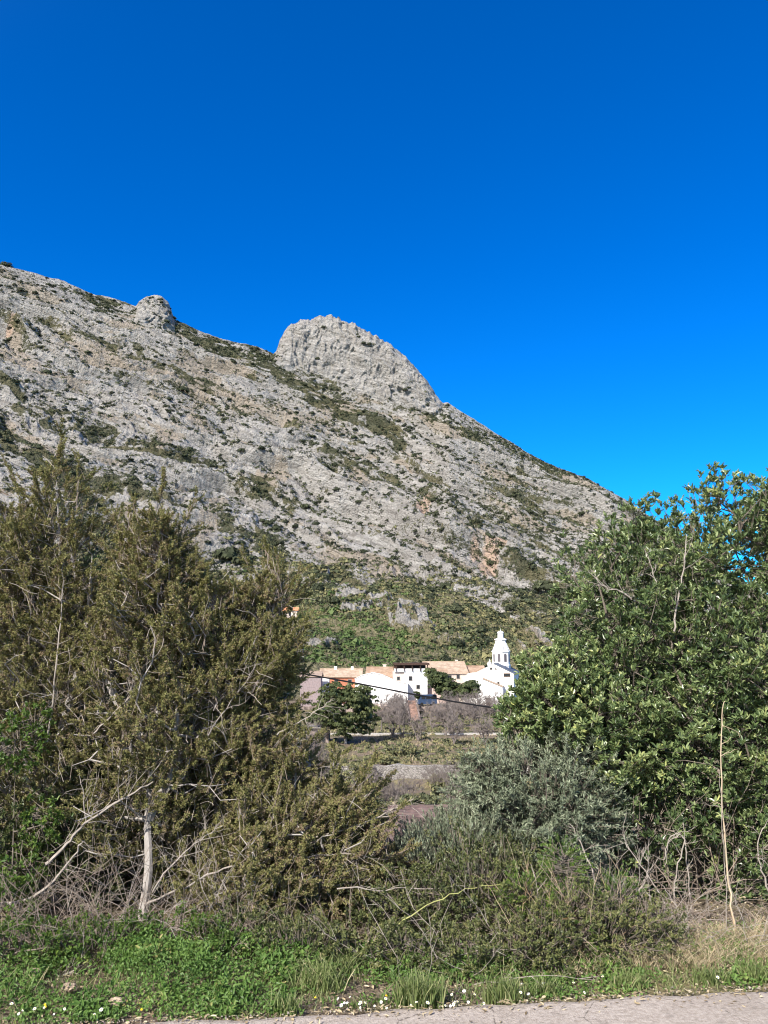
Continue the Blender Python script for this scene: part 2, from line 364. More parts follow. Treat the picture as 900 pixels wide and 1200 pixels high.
for x, y, s_ in [(573, 655, 17), (556, 648, 9), (495, 600, 12), (500, 592, 8), (590, 650, 10), (12, 388, 7)]:
    scar = np.maximum(scar, np.exp(-((PX - x) ** 2 + ((PY - y) * 1.2) ** 2) / s_ ** 2 / .7))
idx = np.arange(NR * NC).reshape(NR, NC)
F = np.stack([idx[:-1, :-1], idx[:-1, 1:], idx[1:, 1:], idx[1:, :-1]], -1).reshape(-1, 4)

def make_mountain_mat():
    m, nt, out = M('limestone_slope'); g = G(nt); p = g.pos()
    rp = g.mapv(p, (1, 1, 1), (0, R(-22), 0)); sp = g.mapv(rp, (.05, .05, .3)); sl = g.mapv(rp, (.03, .04, .26))
    n1 = g.noise(1.0, 6, .62, sp); n2 = g.noise(.35, 6, .65, p); n3 = g.noise(.05, 4, .5, p); n4 = g.noise(1.1, 3, .6, p)
    rock = g.ramp(n1, [(.25, (.18, .172, .162)), (.38, (.325, .31, .29)), (.56, (.465, .45, .425)), (.8, (.58, .565, .54))])
    rock = g.mix(g.math('MULTIPLY', g.sstep(n2, .52, .75), .22), rock, (.4, .33, .27))
    rock = g.mix(g.math('MULTIPLY', g.sstep(g.noise(.22, 5, .7, g.mapv(p, (1, 1, .5))), .56, .66), .5), rock, (.13, .125, .12))
    ln = g.noise(1.0, 5, .65, sl, dist=1.6)
    rock = g.mix(g.math('MULTIPLY', g.math('MULTIPLY', g.sstep(ln, .44, .5), g.sstep(ln, .56, .5)), .4), rock, (.17, .16, .14))
    soil = g.mix(g.sstep(n4, .35, .65), (.3, .24, .17), (.42, .345, .26))
    sf = g.math('MULTIPLY', g.sstep(g.math('ADD', g.attr('soil'), g.math('MULTIPLY', g.math('SUBTRACT', n2, .5), 1.1)), .4, .76), .6)
    c = g.mix(sf, rock, soil)
    c = g.mix(g.math('MULTIPLY', g.sstep(g.math('ADD', g.attr('scar'), g.math('MULTIPLY', g.math('SUBTRACT', n2, .5), .9)), .35, .7), .75), c, (.56, .4, .3))
    vg = g.mix(g.sstep(n3, .4, .62), (.06, .068, .035), (.125, .12, .06)); vg = g.mix(g.sstep(n4, .5, .78), vg, (.25, .21, .13))
    vg = g.mix(g.math('MULTIPLY', g.sstep(g.attr('foot'), .4, .9), .75), vg, g.mix(g.sstep(n4, .42, .6), (.15, .15, .06), (.3, .26, .16)))
    vf = g.sstep(g.math('ADD', g.attr('veg'), g.math('ADD', g.math('MULTIPLY', g.math('SUBTRACT', n2, .5), 1.5), g.math('MULTIPLY', g.math('SUBTRACT', n4, .5), .7))), .42, .58)
    c = g.mix(g.math('MULTIPLY', vf, .92), c, vg)
    hb = g.math('ADD', g.math('MULTIPLY', n2, 1.2), g.math('MULTIPLY', g.vor(.35, g.mapv(p, (1, 1, .7)), 'DISTANCE_TO_EDGE'), .5))
    nb = g.bump(g.math('ADD', g.math('ADD', hb, g.math('MULTIPLY', n4, .7)), g.math('MULTIPLY', ln, 1.0)), 1.0, 3.2)
    nt.links.new(g.prin(c, .95, .1, nb), out.inputs[0]); return m
mb = MB(); mb.add(P.reshape(-1, 3), F, .5)
mt = mb.build('mountain', make_mountain_mat(), smooth=True)
fattr(mt, 'veg', veg); fattr(mt, 'soil', soil); fattr(mt, 'scar', scar); fattr(mt, 'foot', foot)
tag(mt, kind='structure')
QX, QY = project(P)
# which grid points can be seen (running max of elevation along each column)
tev = (P[..., 2] - CAMZ) / np.hypot(P[..., 0], P[..., 1]); rm = np.maximum.accumulate(tev, axis=0); VIS = tev >= rm - .0012
def on_mountain(px, py):
    dd = (QX - px) ** 2 + (QY - py) ** 2 + (~VIS) * 50; k = np.argmin(dd); return P.reshape(-1, 3)[k].copy()

# ------------------------------------------------------------------ shrubs on the mountain
def clump(n, flat=.75, seed=0, ts=.34):
    """unit bush: (verts, tris, tint offsets)"""
    rg = np.random.default_rng(seed); d = rg.normal(size=(n, 3)); d /= np.linalg.norm(d, axis=1, keepdims=True); d[:, 2] = np.abs(d[:, 2]) * 1.0 - .15
    c_ = d * (.55 + .4 * rg.random(n))[:, None] * (1 + .3 * np.sin(d[:, :1] * 5 + seed) * np.cos(d[:, 1:2] * 4)); c_[:, 2] *= flat
    a = rg.normal(size=(n, 3)); a -= (a * d).sum(1, keepdims=True) * d * .8; a /= np.linalg.norm(a, axis=1, keepdims=True); b = np.cross(d, a)
    s = ts * (.7 + .6 * rg.random(n))[:, None]
    V = np.stack([c_ + a * s, c_ - a * s * .6 + b * s, c_ - a * s * .6 - b * s], 1)
    return V.reshape(-1, 3), np.repeat(rg.normal(size=n) * .12, 3)
def scatter_clumps(mb, C, S, T, n=26):
    vs = [clump(n, .75, k) for k in range(8)]
    for k in range(8):
        sel = np.arange(len(C)) % 8 == k
        if not sel.any(): continue
        c_, s_, t_ = C[sel], S[sel], T[sel]; V, tt = vs[k]
        W = c_[:, None] + V[None] * s_[:, None, None]; m = len(c_)
        mb.add(W.reshape(-1, 3), np.arange(m * len(V)).reshape(-1, 3), (t_[:, None] + tt[None]).ravel())
inview = VIS & (QX > -60) & (QX < 960) & (RR > 262) & (RR < R1[None] * 1.0)
def pick(weight, n):
    w = (weight * inview).ravel(); w = w / w.sum(); k = RNG.choice(w.size, n, replace=False, p=w); return k
dns = ss(-.1, .6, fbm(u / 55, c / 22, 3, 101))
kk = pick((.4 + 1.4 * dns + .5 * ss(480, 620, PX) + 3.0 * np.clip(veg, 0, 1)) * (1 - .8 * foot) * (1 - .7 * onc), 26000)
PF = P.reshape(-1, 3); C = PF[kk]; S = RNG.gamma(1.5, .45, len(kk)) + .6
mb = MB(); scatter_clumps(mb, C, np.minimum(S, 2.6), RNG.normal(.27, .17, len(kk)), 16)
o = mb.build('mountain_scrub', m_slope); tag(o, 'small dark scrub peppered over the grey rock face', 'scrub', kind='stuff')
kk = pick((.3 + 1.5 * dns + 1.2 * np.clip(veg, 0, 1)) * (1 - .88 * foot) * (1 - .8 * onc), 1600); mb = MB(); C = PF[kk].copy(); C[:, 2] += .5
scatter_clumps(mb, C, RNG.uniform(1.3, 2.5, len(kk)), RNG.normal(.1, .08, len(kk)), 44); o = mb.build('mountain_bushes', m_slope); tag(o, 'darker rounded bushes sprinkled too thickly to count over the rock face', 'scrub', kind='stuff')
# maquis of the foot
grn = np.exp(-((QX - 430) / 85) ** 2 - ((QY - 755) / 38) ** 2) + np.exp(-((QX - 200) / 120) ** 2 - ((QY - 740) / 50) ** 2)
kk = pick(foot * (1 - .93 * outc) * (.35 + ss(-.4, .3, fbm(u / 20, v / 20, 3, 111))) * (RR / 400) , 12500)
C = PF[kk]; S = RNG.gamma(3, .25, len(kk)) + .35
big = RNG.random(len(kk)) < .10; S[big] *= 1.8
sc_ = np.clip(np.hypot(C[:, 0], C[:, 1]) / 420, .6, 1.5)
gsel = grn.ravel()[kk] > RNG.random(len(kk)) * .8
mb = MB(); scatter_clumps(mb, C[~gsel], S[~gsel] * sc_[~gsel], RNG.normal(.88, .22, (~gsel).sum()) - .4 * big[~gsel], 24)
o = mb.build('maquis_scrub', m_slope); tag(o, 'grey green and olive maquis covering the foot of the mountain', 'scrub', kind='stuff')
m_sap = leaf_mat('pine_sapling_foliage', [(0, (.045, .07, .025)), (.5, (.095, .145, .05)), (1, (.17, .22, .085))], .7, .15, .15, (.15, .3, .04), .2)
mb = MB(); scatter_clumps(mb, C[gsel] , S[gsel] * sc_[gsel] * 1.15, RNG.normal(.5, .22, gsel.sum()), 24)
o = mb.build('pine_sapling_cover', m_sap); tag(o, 'bright green young pines covering the slope behind the village', 'young pines', kind='stuff')

bush_mesh = []
for k in range(7):
    mb = MB(); V, tt = clump(330, .8, 40 + k, .17); mb.add(V, np.arange(len(V)).reshape(-1, 3), .22 + tt + .05 * (k % 3))
    mb2 = MB(); tubes(mb2, np.array([[0, 0, -.6]]), np.array([[0, 0, .3]]), [.09], [.05], 5)
    ob = mb.build('slope_bush', m_slope); me = ob.data; bpy.data.objects.remove(ob); bush_mesh.append(me)
def place_bush(p, s, label, group, name='slope_bush', cat='bush'):
    o = bpy.data.objects.new(name, bush_mesh[int(RNG.integers(7))]); COL.objects.link(o); o.location = [float(x) for x in p]
    o.scale = (float(s * RNG.uniform(.9, 1.25)), float(s), float(s * RNG.uniform(.8, 1.1))); o.rotation_euler.z = float(RNG.uniform(0, 6.28)); tag(o, label, cat, group); return o
for px, py, s, lab in [(268, 652, 7, 'wide dark evergreen thicket at the left above the leaning juniper'), (285, 660, 6, 'dark evergreen bush just right of the wide dark thicket on the lower slope'),
                       (376, 678, 5.5, 'dark round bush in the scrub above the orange roofed hut'), (388, 690, 5, 'dark bush right below the round one above the orange roofed hut'), (372, 690, 4.2, 'low grey green bush beside the dark pair above the orange roofed hut'),
                       (640, 690, 7.5, 'dark bush at the left end of the row below the orange rock scar'), (655, 696, 6.5, 'dark bush in the middle of the row below the orange rock scar'), (668, 703, 6.5, 'dark bush at the right end of the row near the broad leaved tree'),
                       (575, 660, 3.6, 'small dark bush growing in front of the orange rock scar'), (652, 735, 5, 'dark green tree on the terraced slope right of the bell tower'), (535, 753, 3.4, 'black green bush on the rocky slope above the tan roof'),
                       (8, 311, 6.5, 'round dark bush on the skyline at the far left of the ridge'), (213, 458, 6, 'largest dark bush on the bare rock below the small crag'), (55, 437, 4.5, 'round dark bush on the left rock slab')]:
    place_bush(on_mountain(px, py), s, lab, None)
zones = [('dark evergreen bush dotted on the rock below the left ridge', (QX < 300) & (foot < .2), 72), ('dark evergreen bush on the ledges of the central rock face', (QX >= 300) & (QX < 530) & (foot < .2) & (onc < .1), 78),
         ('dark evergreen bush on the right flank of the mountain', (QX >= 530) & (foot < .2), 60), ('small dark bush rooted on the summit crag', onc > .6, 14), ('larger dark shrub in the green scrub at the foot', foot > .7, 45)]
for lab, msk, n in zones:
    kk = pick((.05 + dns + veg * .5) * msk * (RR > 300), n)
    for k in kk: place_bush(PF[k], RNG.uniform(2.0, 3.7), lab, lab.replace('bush', 'bushes').replace('larger dark shrub', 'larger dark shrubs'))

# ------------------------------------------------------------------ ground
YP = [-3000, 5.3, 6.2, 8, 12, 20, 30, 37.5, 38.5, 49, 50.5, 62, 80, 89, 90.4, 105, 124, 135, 165, 181.9, 182.7, 205, 225, 260, 400, 6000]
ZP = [0, 0, -.2, -1.1, -2.9, -5.2, -6.9, -7.35, -7.4, -7.5, -8.6, -10.5, -12.5, -12.9, -10.8, -10.8, -11, -11.2, -11.7, -12.0, -10.65, -10.6, -10.6, -14, -25, -30]
def gz(x, y):
    z = np.interp(y, YP, ZP)
    z = z + ss(8, 30, y) * (.25 * fbm(np.asarray(x) / 9, np.asarray(y) / 9, 3, 7)) * (1 - ss(36, 38, y) * (1 - ss(49, 51, y)) * .9) * (1 - ss(165, 180, y) * (1 - ss(205, 215, y)))
    return z
def hit(px, py, y0=20.0, y1=215.0):          # where the line of sight meets the valley floor
    ys_ = np.linspace(y0, y1, 1600); d_ = ray(px, py); x_ = d_[0] / d_[1] * ys_; z_ = CAMZ + d_[2] / d_[1] * ys_; g_ = gz(x_, ys_); k_ = np.argmax(z_ <= g_)
    return np.array([x_[k_], ys_[k_], g_[k_]])
rs = np.concatenate([np.linspace(.4, 3, 8), np.geomspace(3.05, 270, 430), np.geomspace(300, 5000, 30)])
aa = np.concatenate([np.linspace(-math.pi, -.62, 40)[:-1], np.linspace(-.62, .62, 420), np.linspace(.62, math.pi, 40)[1:]])
RG, AG = np.meshgrid(rs, aa, indexing='ij'); X = RG * np.sin(AG); Y = RG * np.cos(AG); Z = gz(X, Y)
Z = Z + .03 * fbm(X * 1.6, Y * 1.6, 4, 3) * ss(3.9, 4.6, Y) * (1 - ss(60, 90, Y))
n0, n1 = X.shape; idx = np.arange(n0 * n1).reshape(n0, n1)
F = np.stack([idx[:-1, :-1], idx[1:, :-1], idx[1:, 1:], idx[:-1, 1:]], -1).reshape(-1, 4)
def ground_mat():
    m, nt, out = M('valley_soil'); g = G(nt); p = g.pos(); n1 = g.noise(.25, 5, .6, p); n2 = g.noise(2.2, 6, .65, p); n3 = g.noise(30, 4, .6, p)
    s = g.mix(g.sstep(n2, .35, .65), (.12, .09, .065), (.25, .2, .15)); gr = g.mix(g.sstep(n2, .4, .6), (.09, .09, .04), (.19, .165, .085))
    c = g.mix(g.sstep(g.math('ADD', n1, g.math('MULTIPLY', g.math('SUBTRACT', n2, .5), .4)), .44, .56), s, gr)
    c = g.mix(g.math('MULTIPLY', g.sstep(n3, .45, .7), .5), c, (.3, .26, .2))
    nt.links.new(g.prin(c, .95, .1, g.bump(g.math('ADD', n3, n2), .8, .05)), out.inputs[0]); return m
mb = MB(); mb.add(np.stack([X, Y, Z], -1).reshape(-1, 3), F); o = mb.build('ground', ground_mat(), smooth=True); tag(o, kind='structure')
# ploughed field sheet
xs = np.linspace(-6, 7, 120); ys = np.linspace(38.2, 49.3, 90); FX, FY = np.meshgrid(xs, ys); FZ = gz(FX, FY) + .02 + .06 * (1 + np.sin(FY * 2 * math.pi / .75 + .4 * fbm(FX / 3, FY / 3, 2, 8))) + .06 * fbm(FX * 2.5, FY * 2.5, 3, 9)
idx = np.arange(FX.size).reshape(FX.shape); F = np.stack([idx[:-1, :-1], idx[:-1, 1:], idx[1:, 1:], idx[1:, :-1]], -1).reshape(-1, 4)
def field_mat():
    m, nt, out = M('ploughed_soil'); g = G(nt); p = g.pos(); n = g.noise(1.3, 6, .7, p); n2 = g.noise(.5, 3, .5, g.mapv(p, (.3, 2, 1)))
    c = g.ramp(n, [(.3, (.085, .06, .055)), (.5, (.15, .105, .095)), (.7, (.23, .17, .15))]); c = g.mix(g.math('MULTIPLY', g.sstep(n2, .52, .62), .4), c, (.26, .21, .16))
    nt.links.new(g.prin(c, .95, .1, g.bump(n, .8, .1)), out.inputs[0]); return m
mb = MB(); mb.add(np.stack([FX, FY, FZ], -1).reshape(-1, 3), F); o = mb.build('ploughed_field', field_mat(), smooth=True); tag(o, kind='structure')
# road
def road_mat():
    m, nt, out = M('worn_asphalt'); g = G(nt); p = g.pos(); n = g.noise(55, 4, .7, p); n2 = g.noise(1.6, 5, .6, p); v = g.vor(140, p)
    c = g.ramp(n, [(.3, (.27, .23, .19)), (.5, (.4, .35, .3)), (.7, (.52, .46, .4))]); c = g.mix(g.sstep(v, .15, .05), c, (.5, .46, .42)); c = g.mix(g.math('MULTIPLY', g.sstep(n2, .45, .65), .4), c, (.26, .22, .18))
    c = g.mix(g.math('MULTIPLY', g.sstep(g.noise(9, 3, .6, p), .62, .7), .35), c, (.14, .12, .1)); ck = g.vor(2.2, g.mapv(p, (1, 1.4, 1)), 'DISTANCE_TO_EDGE'); c = g.mix(g.math('MULTIPLY', g.sstep(g.math('ADD', ck, g.math('MULTIPLY', n, .03)), .022, .014), .75), c, (.1, .085, .07))
    nt.links.new(g.prin(c, .9, .2, g.bump(g.math('ADD', n, g.math('MULTIPLY', v, -.6)), .7, .006)), out.inputs[0]); return m
e = [gnd(-60, 1215), gnd(150, 1203), gnd(300, 1198), gnd(430, 1189), gnd(600, 1180), gnd(760, 1172), gnd(900, 1164), gnd(1000, 1158)]
ex = np.array([q[0] for q in e]); ey = np.array([q[1] for q in e])
def road_edge(x):
    return np.interp(x, np.concatenate([[-30], ex, [30]]), np.concatenate([[ey[0] - 3], ey, [ey[-1] + 3]]))
xs = np.concatenate([np.linspace(-30, -3, 30), np.linspace(-2.95, 3.2, 500), np.linspace(3.3, 30, 30)])
edge = road_edge(xs) + .03 * fbm(xs * 3, xs * 0, 4, 2)
rows = [edge, edge - .02, edge - .06, edge - .3, edge - .8, edge - 2.5, edge - 6.5]; zs = [.004, .02, .028, .032, .034, .04, .034]
V = np.stack([np.stack([xs, r_, np.full(len(xs), z_)], 1) for r_, z_ in zip(rows, zs)]); n1 = len(xs)
idx = np.arange(len(rows) * n1).reshape(len(rows), n1); F = np.stack([idx[:-1, :-1], idx[1:, :-1], idx[1:, 1:], idx[:-1, 1:]], -1).reshape(-1, 4)
mb = MB(); mb.add(V.reshape(-1, 3), F); o = mb.build('road', road_mat()); tag(o, kind='structure')
# grit along the edge
n = 1100; gx = RNG.uniform(-2.4, 3, n); gy = road_edge(gx) + RNG.normal(0, .05, n); mb = MB()
for k in range(n):
    s_ = RNG.uniform(.002, .007); q = RNG.normal(size=(4, 3)); q = nrm(q) * s_; mb.add(q + [gx[k], gy[k], .03 + s_ * .3 if gy[k] < road_edge(gx[k]) else .015], [[0, 1, 2], [0, 2, 3], [0, 3, 1], [1, 3, 2]], RNG.random())
o = mb.build('road_grit', flat_mat('pale_grit', (.32, .28, .24))); tag(o, 'pale grit scattered along the road edge', 'gravel', kind='stuff')

#PART2
# ------------------------------------------------------------------ village
m_white = flat_mat('limewash_white', (.82, .81, .79), .85, .05, .8, .2, .1)
m_cream = flat_mat('cream_render', (.62, .52, .45), .85, .1, .8, .2, .1)
m_red = flat_mat('terracotta_render', (.5, .2, .12), .85, .12, .8, .2, .1)
m_pane = flat_mat('dark_window_glass', (.03, .032, .035), .25, .1, 2, .5)
m_frame = flat_mat('grey_timber', (.3, .27, .24), .7, .1, 4)
m_slate = flat_mat('blue_grey_slate', (.09, .11, .15), .6, .2, 1.5, .4)
m_wood = flat_mat('dark_brown_timber', (.075, .045, .035), .8, .2, 3)
m_stone = flat_mat('dry_stone', (.36, .34, .31), .95, .35, 1.6, .1, .8)
m_stone_dk = flat_mat('brown_stone_bank', (.25, .2, .175), .95, .4, .9, .1, .8)
m_brick = flat_mat('reddish_brick', (.3, .2, .16), .9, .3, 1.5, .1, .5)
def tile_mat(name, a, b):
    m, nt, out = M(name); g = G(nt); p = g.n('ShaderNodeTexCoord').outputs['Object']
    w = g.n('ShaderNodeTexWave', wave_type='BANDS', bands_direction='X'); w.inputs['Scale'].default_value = 1.3; w.inputs['Distortion'].default_value = .3; g.put(w.inputs['Vector'], p)
    n = g.noise(.8, 6, .7, p); n2 = g.noise(6, 3, .6, p); c = g.mix(g.sstep(n, .35, .65), a, b); c = g.mix(g.math('MULTIPLY', g.sstep(n2, .5, .7), .5), c, (.28, .2, .14))
    nt.links.new(g.prin(c, .9, .15, g.bump(w.outputs[0], .6, .08)), out.inputs[0]); return m
m_tile = tile_mat('weathered_clay_tile', (.3, .2, .14), (.46, .34, .25)); m_tile2 = tile_mat('sun_bleached_tile', (.34, .25, .18), (.52, .41, .31)); m_tile3 = tile_mat('orange_clay_tile', (.6, .24, .12), (.62, .3, .16))

class Bld:
    def __init__(s, name, cx, cy, Y, label, cat, rz=0, z=None):
        b = at(cx, cy, Y); s.o = b if z is None else np.array([b[0], b[1], z]); s.Y = Y; s.t = thing(name, s.o, label, cat); s.t.rotation_euler.z = rz
    def x(s, px, py=800): return at(px, py, s.Y)[0] - s.o[0]
    def z(s, py): return at(500, py, s.Y)[2] - s.o[2]
    def walls(s, poly, y0, y1, mat, name='wall'):      # poly in pixels (front silhouette)
        mb = MB(); mb.prism([(s.x(a, b), s.z(b) if b < 803 else -10.9 - s.o[2]) for a, b in poly], y0, y1); return mb.build(name, mat, s.t)
    def roof_x(s, x0, x1, pe, pr, y0, y1, mat, over=.35, th=.16):   # ridge along x
        mb = MB(); X0, X1 = s.x(x0, pe) - over, s.x(x1, pe) + over; ze, zr = s.z(pe), s.z(pr); ym = (y0 + y1) / 2; k = (zr - ze) / (ym - y0)
        nseg = 10
        for a, b, za, zb in ((y0 - over, ym, ze - over * k, zr), (y1 + over, ym, ze - over * k, zr)):
            V = [[X0, a, za], [X1, a, za], [X1, b, zb], [X0, b, zb]]; V += [[q[0], q[1], q[2] + th] for q in V]
            mb.add(V, [[0, 1, 2, 3], [4, 5, 6, 7], [0, 1, 5, 4], [1, 2, 6, 5], [2, 3, 7, 6], [3, 0, 4, 7]])
        r = mb.build('roof', mat, s.t)
        mb = MB(); rc = np.array([[X0, ym, zr + th], [X1, ym, zr + th]]); tubes(mb, rc[:1], rc[1:], [.14], [.14], 6); mb.build('ridge_tiles', mat, r)
        return r
    def win(s, px, py, w, h, y0, arch=False, pane=m_pane, frame=m_frame):
        X_, Z_ = s.x(px, py), s.z(py); f = MB()
        for dx, dz, ww, hh in ((-w / 2, 0, .09, h), (w / 2, 0, .09, h), (0, h / 2, w + .09, .09), (0, -h / 2 - .02, w + .25, .1)): f.box([X_ + dx, y0 - .03, Z_ + dz], [ww, .09, hh])
        fo = f.build('window', frame, s.t); q = MB(); q.box([X_, y0 - .012, Z_], [w - .05, .04, h - .05]); q.build('pane', pane, fo)
# reddish house at the left
b = Bld('village_house', 400, 812, 189, 'low terracotta walled house with tan roof behind the dense green pine', 'house', 0)
b.walls([(376, 812), (376, 794), (422, 793), (422, 812)], 0, 7, m_red); b.roof_x(375, 423, 793, 785, 0, 7, m_tile2)
b.walls([(377, 808), (377, 794.5), (386, 794.5), (386, 808)], -.25, -.02, m_white, 'white_panel'); b.win(394, 799, .9, 1.1, 0); b.win(410, 799, .9, 1.1, 0)
mb = MB()
for px_, w_ in ((392, .7), (412, .6)): mb = MB(); mb.box([b.x(px_), 3.5, b.z(785)], [w_, .6, 1.5]); mb.build('chimney', m_white, b.t)
b = Bld('farm_shed', 368, 803, 182, 'grey lean-to with a faded tin roof left of the terracotta house', 'shed', 0)
b.walls([(352, 806), (352, 793), (376, 793), (376, 806)], 0, 5, flat_mat('mauve_grey_render', (.3, .24, .24))); b.roof_x(352, 376, 793, 788, 0, 5, flat_mat('rusty_tin', (.33, .25, .2)), .25)
# white gabled house and its lean-to
b = Bld('village_house', 452, 824, 193, 'tan roofed white house with a chimney rising behind the sloping white wall', 'house', R(-4))
b.walls([(430, 824), (430, 796), (474, 796), (474, 824)], 0, 9, m_white); b.roof_x(429, 474, 795.5, 783, 0, 9, m_tile); b.win(470, 799, .8, .9, 0)
mb = MB(); mb.box([b.x(449), 5.2, b.z(783)], [.8, .7, 1.5]); mb.box([b.x(449), 5.2, b.z(779)], [1.0, .9, .15]); mb.build('chimney', m_cream, b.t)
b = Bld('white_barn', 446, 822, 187, 'white lean-to wall with a long sloping top left of the pergola house', 'house', 0)
b.walls([(416, 822), (416, 796), (424, 792), (437, 789), (448, 791.5), (466, 799.5), (478, 802), (478, 822)], 0, 3.2, m_white)
mb = MB(); pp = [(415, 796.2), (424, 791.7), (437, 788.6), (448, 791), (466, 799.1), (479, 801.6)]
for (a, c_), (a2, c2) in zip(pp[:-1], pp[1:]):
    x0, z0, x1, z1 = b.x(a, c_), b.z(c_), b.x(a2, c2), b.z(c2); V = [[x0, -.12, z0], [x1, -.12, z1], [x1, 3.3, z1], [x0, 3.3, z0]]; V += [[q[0], q[1], q[2] + .1] for q in V]
    mb.add(V, [[0, 1, 2, 3], [4, 5, 6, 7], [0, 1, 5, 4], [1, 2, 6, 5], [2, 3, 7, 6], [3, 0, 4, 7]])
mb.build('coping', m_white, b.t)
mb = MB(); mb.box([b.x(432), -.16, b.z(815)], [.8, .1, 2.0]); mb.build('door', m_wood, b.t)
# pergola house
b = Bld('terrace_house', 487, 826, 190, 'tall white house with a dark timber pergola on its roof terrace', 'house', R(3))
b.walls([(474, 826), (474, 786), (501, 786), (501, 826)], 0, 8, m_white)
b.walls([(461, 803), (461, 787), (474, 787), (474, 803)], .4, 7.5, m_cream, 'side_wall')
mb = MB(); X0, X1 = b.x(462), b.x(503); mb.box([(X0 + X1) / 2, 2.8, b.z(777.5)], [X1 - X0, 6.8, .28])
mb.box([(X0 + X1) / 2, -.62, b.z(778.6)], [X1 - X0 + .1, .12, .3]); pr = mb.build('pergola_roof', m_wood, b.t)
for px_ in (464, 473.5, 483, 492.5, 501):
    mb = MB(); mb.box([b.x(px_), -.4, (b.z(778.5) + b.z(786)) / 2], [.22, .22, b.z(778.5) - b.z(786)]); mb.build('post', m_wood, b.t)
mb = MB(); mb.box([(X0 + X1) / 2, 5.9, (b.z(778.5) + b.z(786)) / 2], [X1 - X0 - .4, .2, b.z(778.5) - b.z(786)]); mb.build('terrace_back_wall', m_wood, b.t)
mb = MB(); mb.box([(b.x(462) + b.x(501)) / 2, -.1, b.z(785.2)], [X1 - X0 - .3, .14, .7]); mb.build('parapet', m_white, b.t)
b.win(481, 795, .8, 1.0, 0); b.win(490, 805, .8, .9, 0); b.win(467, 795, .7, .8, .4)
# tan roofed house
b = Bld('village_house', 528, 826, 197, 'wide house with a broad tan tiled roof behind the village pines', 'house', R(5))
b.walls([(501, 826), (501, 789), (548, 789), (548, 826)], 0, 11, m_cream); b.roof_x(500, 548, 789, 776.5, 0, 11, m_tile2)
b.win(513, 794, .8, 1.0, 0); b.win(526, 793.5, 1.3, .8, 0); b.win(537, 793, .8, 1.0, 0); b.win(538, 803, .8, 1.1, 0)
mb = MB(); mb.box([b.x(541), 6.5, b.z(777)], [.7, .7, 1.4]); mb.build('chimney', m_cream, b.t)
b = Bld('village_house', 556, 810, 201, 'small pale roofed house wedged between the tan roof and the church', 'house', 0)
b.walls([(546, 812), (546, 788), (568, 788), (568, 812)], 0, 7, m_cream); b.roof_x(545, 568, 788, 781.5, 0, 7, m_tile)
b = Bld('village_house', 509, 812, 192, 'narrow pink fronted house tucked behind the tilted pine', 'house', 0)
b.walls([(502, 812), (502, 791), (524, 791), (524, 812)], 0, 4.5, flat_mat('pink_render', (.6, .44, .38))); b.roof_x(501, 524, 791, 786, 0, 4.5, m_tile, .25); b.win(519, 796, .8, .9, 0)
# church
b = Bld('village_church', 576, 827, 190, 'white church nave with sloping blue grey roof below the bell tower', 'church', R(-14))
b.walls([(556, 827), (556, 790), (560, 787), (577, 778.5), (581, 779), (602, 789.5), (602, 827)], 0, 15, m_white)
mb = MB()
for (a, c_), (a2, c2) in (((579, 778.0), (604, 790.2)),):
    x0, z0, x1, z1 = b.x(a, c_), b.z(c_), b.x(a2, c2), b.z(c2); V = [[x0, -.15, z0], [x1, -.15, z1], [x1, 15.2, z1], [x0, 15.2, z0]]; V += [[q[0], q[1], q[2] + .22] for q in V]
    mb.add(V, [[0, 1, 2, 3], [4, 5, 6, 7], [0, 1, 5, 4], [1, 2, 6, 5], [2, 3, 7, 6], [3, 0, 4, 7]])
mb.build('roof', m_slate, b.t)
mb = MB(); x0, z0, x1, z1 = b.x(555, 791.5), b.z(791.5), b.x(579, 778.2), b.z(778.2); V = [[x0, .3, z0], [x1, .3, z1], [x1, 15.2, z1], [x0, 15.2, z0]]; V += [[q[0], q[1], q[2] + .18] for q in V]
mb.add(V, [[0, 1, 2, 3], [4, 5, 6, 7], [0, 1, 5, 4], [1, 2, 6, 5], [2, 3, 7, 6], [3, 0, 4, 7]]); mb.build('roof', m_tile, b.t)
b.walls([(543, 827), (543, 795), (548, 789.5), (557, 789.5), (557, 827)], .2, 9, m_white, 'side_chapel')
mb = MB(); mb.prism([(b.x(560, 827), 0), (b.x(560), b.z(797)), (b.x(568), b.z(795)), (b.x(590), b.z(804)), (b.x(590), 0)], -3, -.02); an = mb.build('porch', m_white, b.t)
mb = MB(); x0, z0, x1, z1 = b.x(567, 795), b.z(795), b.x(591, 804.5), b.z(804.5); V = [[x0, -3.2, z0], [x1, -3.2, z1], [x1, -.05, z1], [x0, -.05, z0]]; V += [[q[0], q[1], q[2] + .12] for q in V]
mb.add(V, [[0, 1, 2, 3], [4, 5, 6, 7], [0, 1, 5, 4], [1, 2, 6, 5], [2, 3, 7, 6], [3, 0, 4, 7]]); mb.build('porch_roof', m_tile2, an)
b.win(575.5, 783.5, .5, .5, 0); b.win(581, 783.5, .22, .4, 0); b.win(594, 791, 1.5, .8, 0, frame=m_tile); b.win(584, 800.5, .5, .6, 0); b.win(550, 799, .5, .7, .2)
mb = MB(); mb.box([b.x(574), .3, b.z(778.2)], [.9, .7, .7]); mb.box([b.x(574), .3, b.z(776.6)], [.5, .45, .5]); mb.box([b.x(574.4), .3, b.z(774.5)], [.08, .08, 1.0]); mb.box([b.x(574.4), .3, b.z(773.8)], [.4, .07, .08]); mb.build('gable_cross', m_white, b.t)
mb = MB(); mb.box([b.x(574), -3.1, .95], [1.3, .12, 2.0]); mb.build('door', m_wood, b.t)
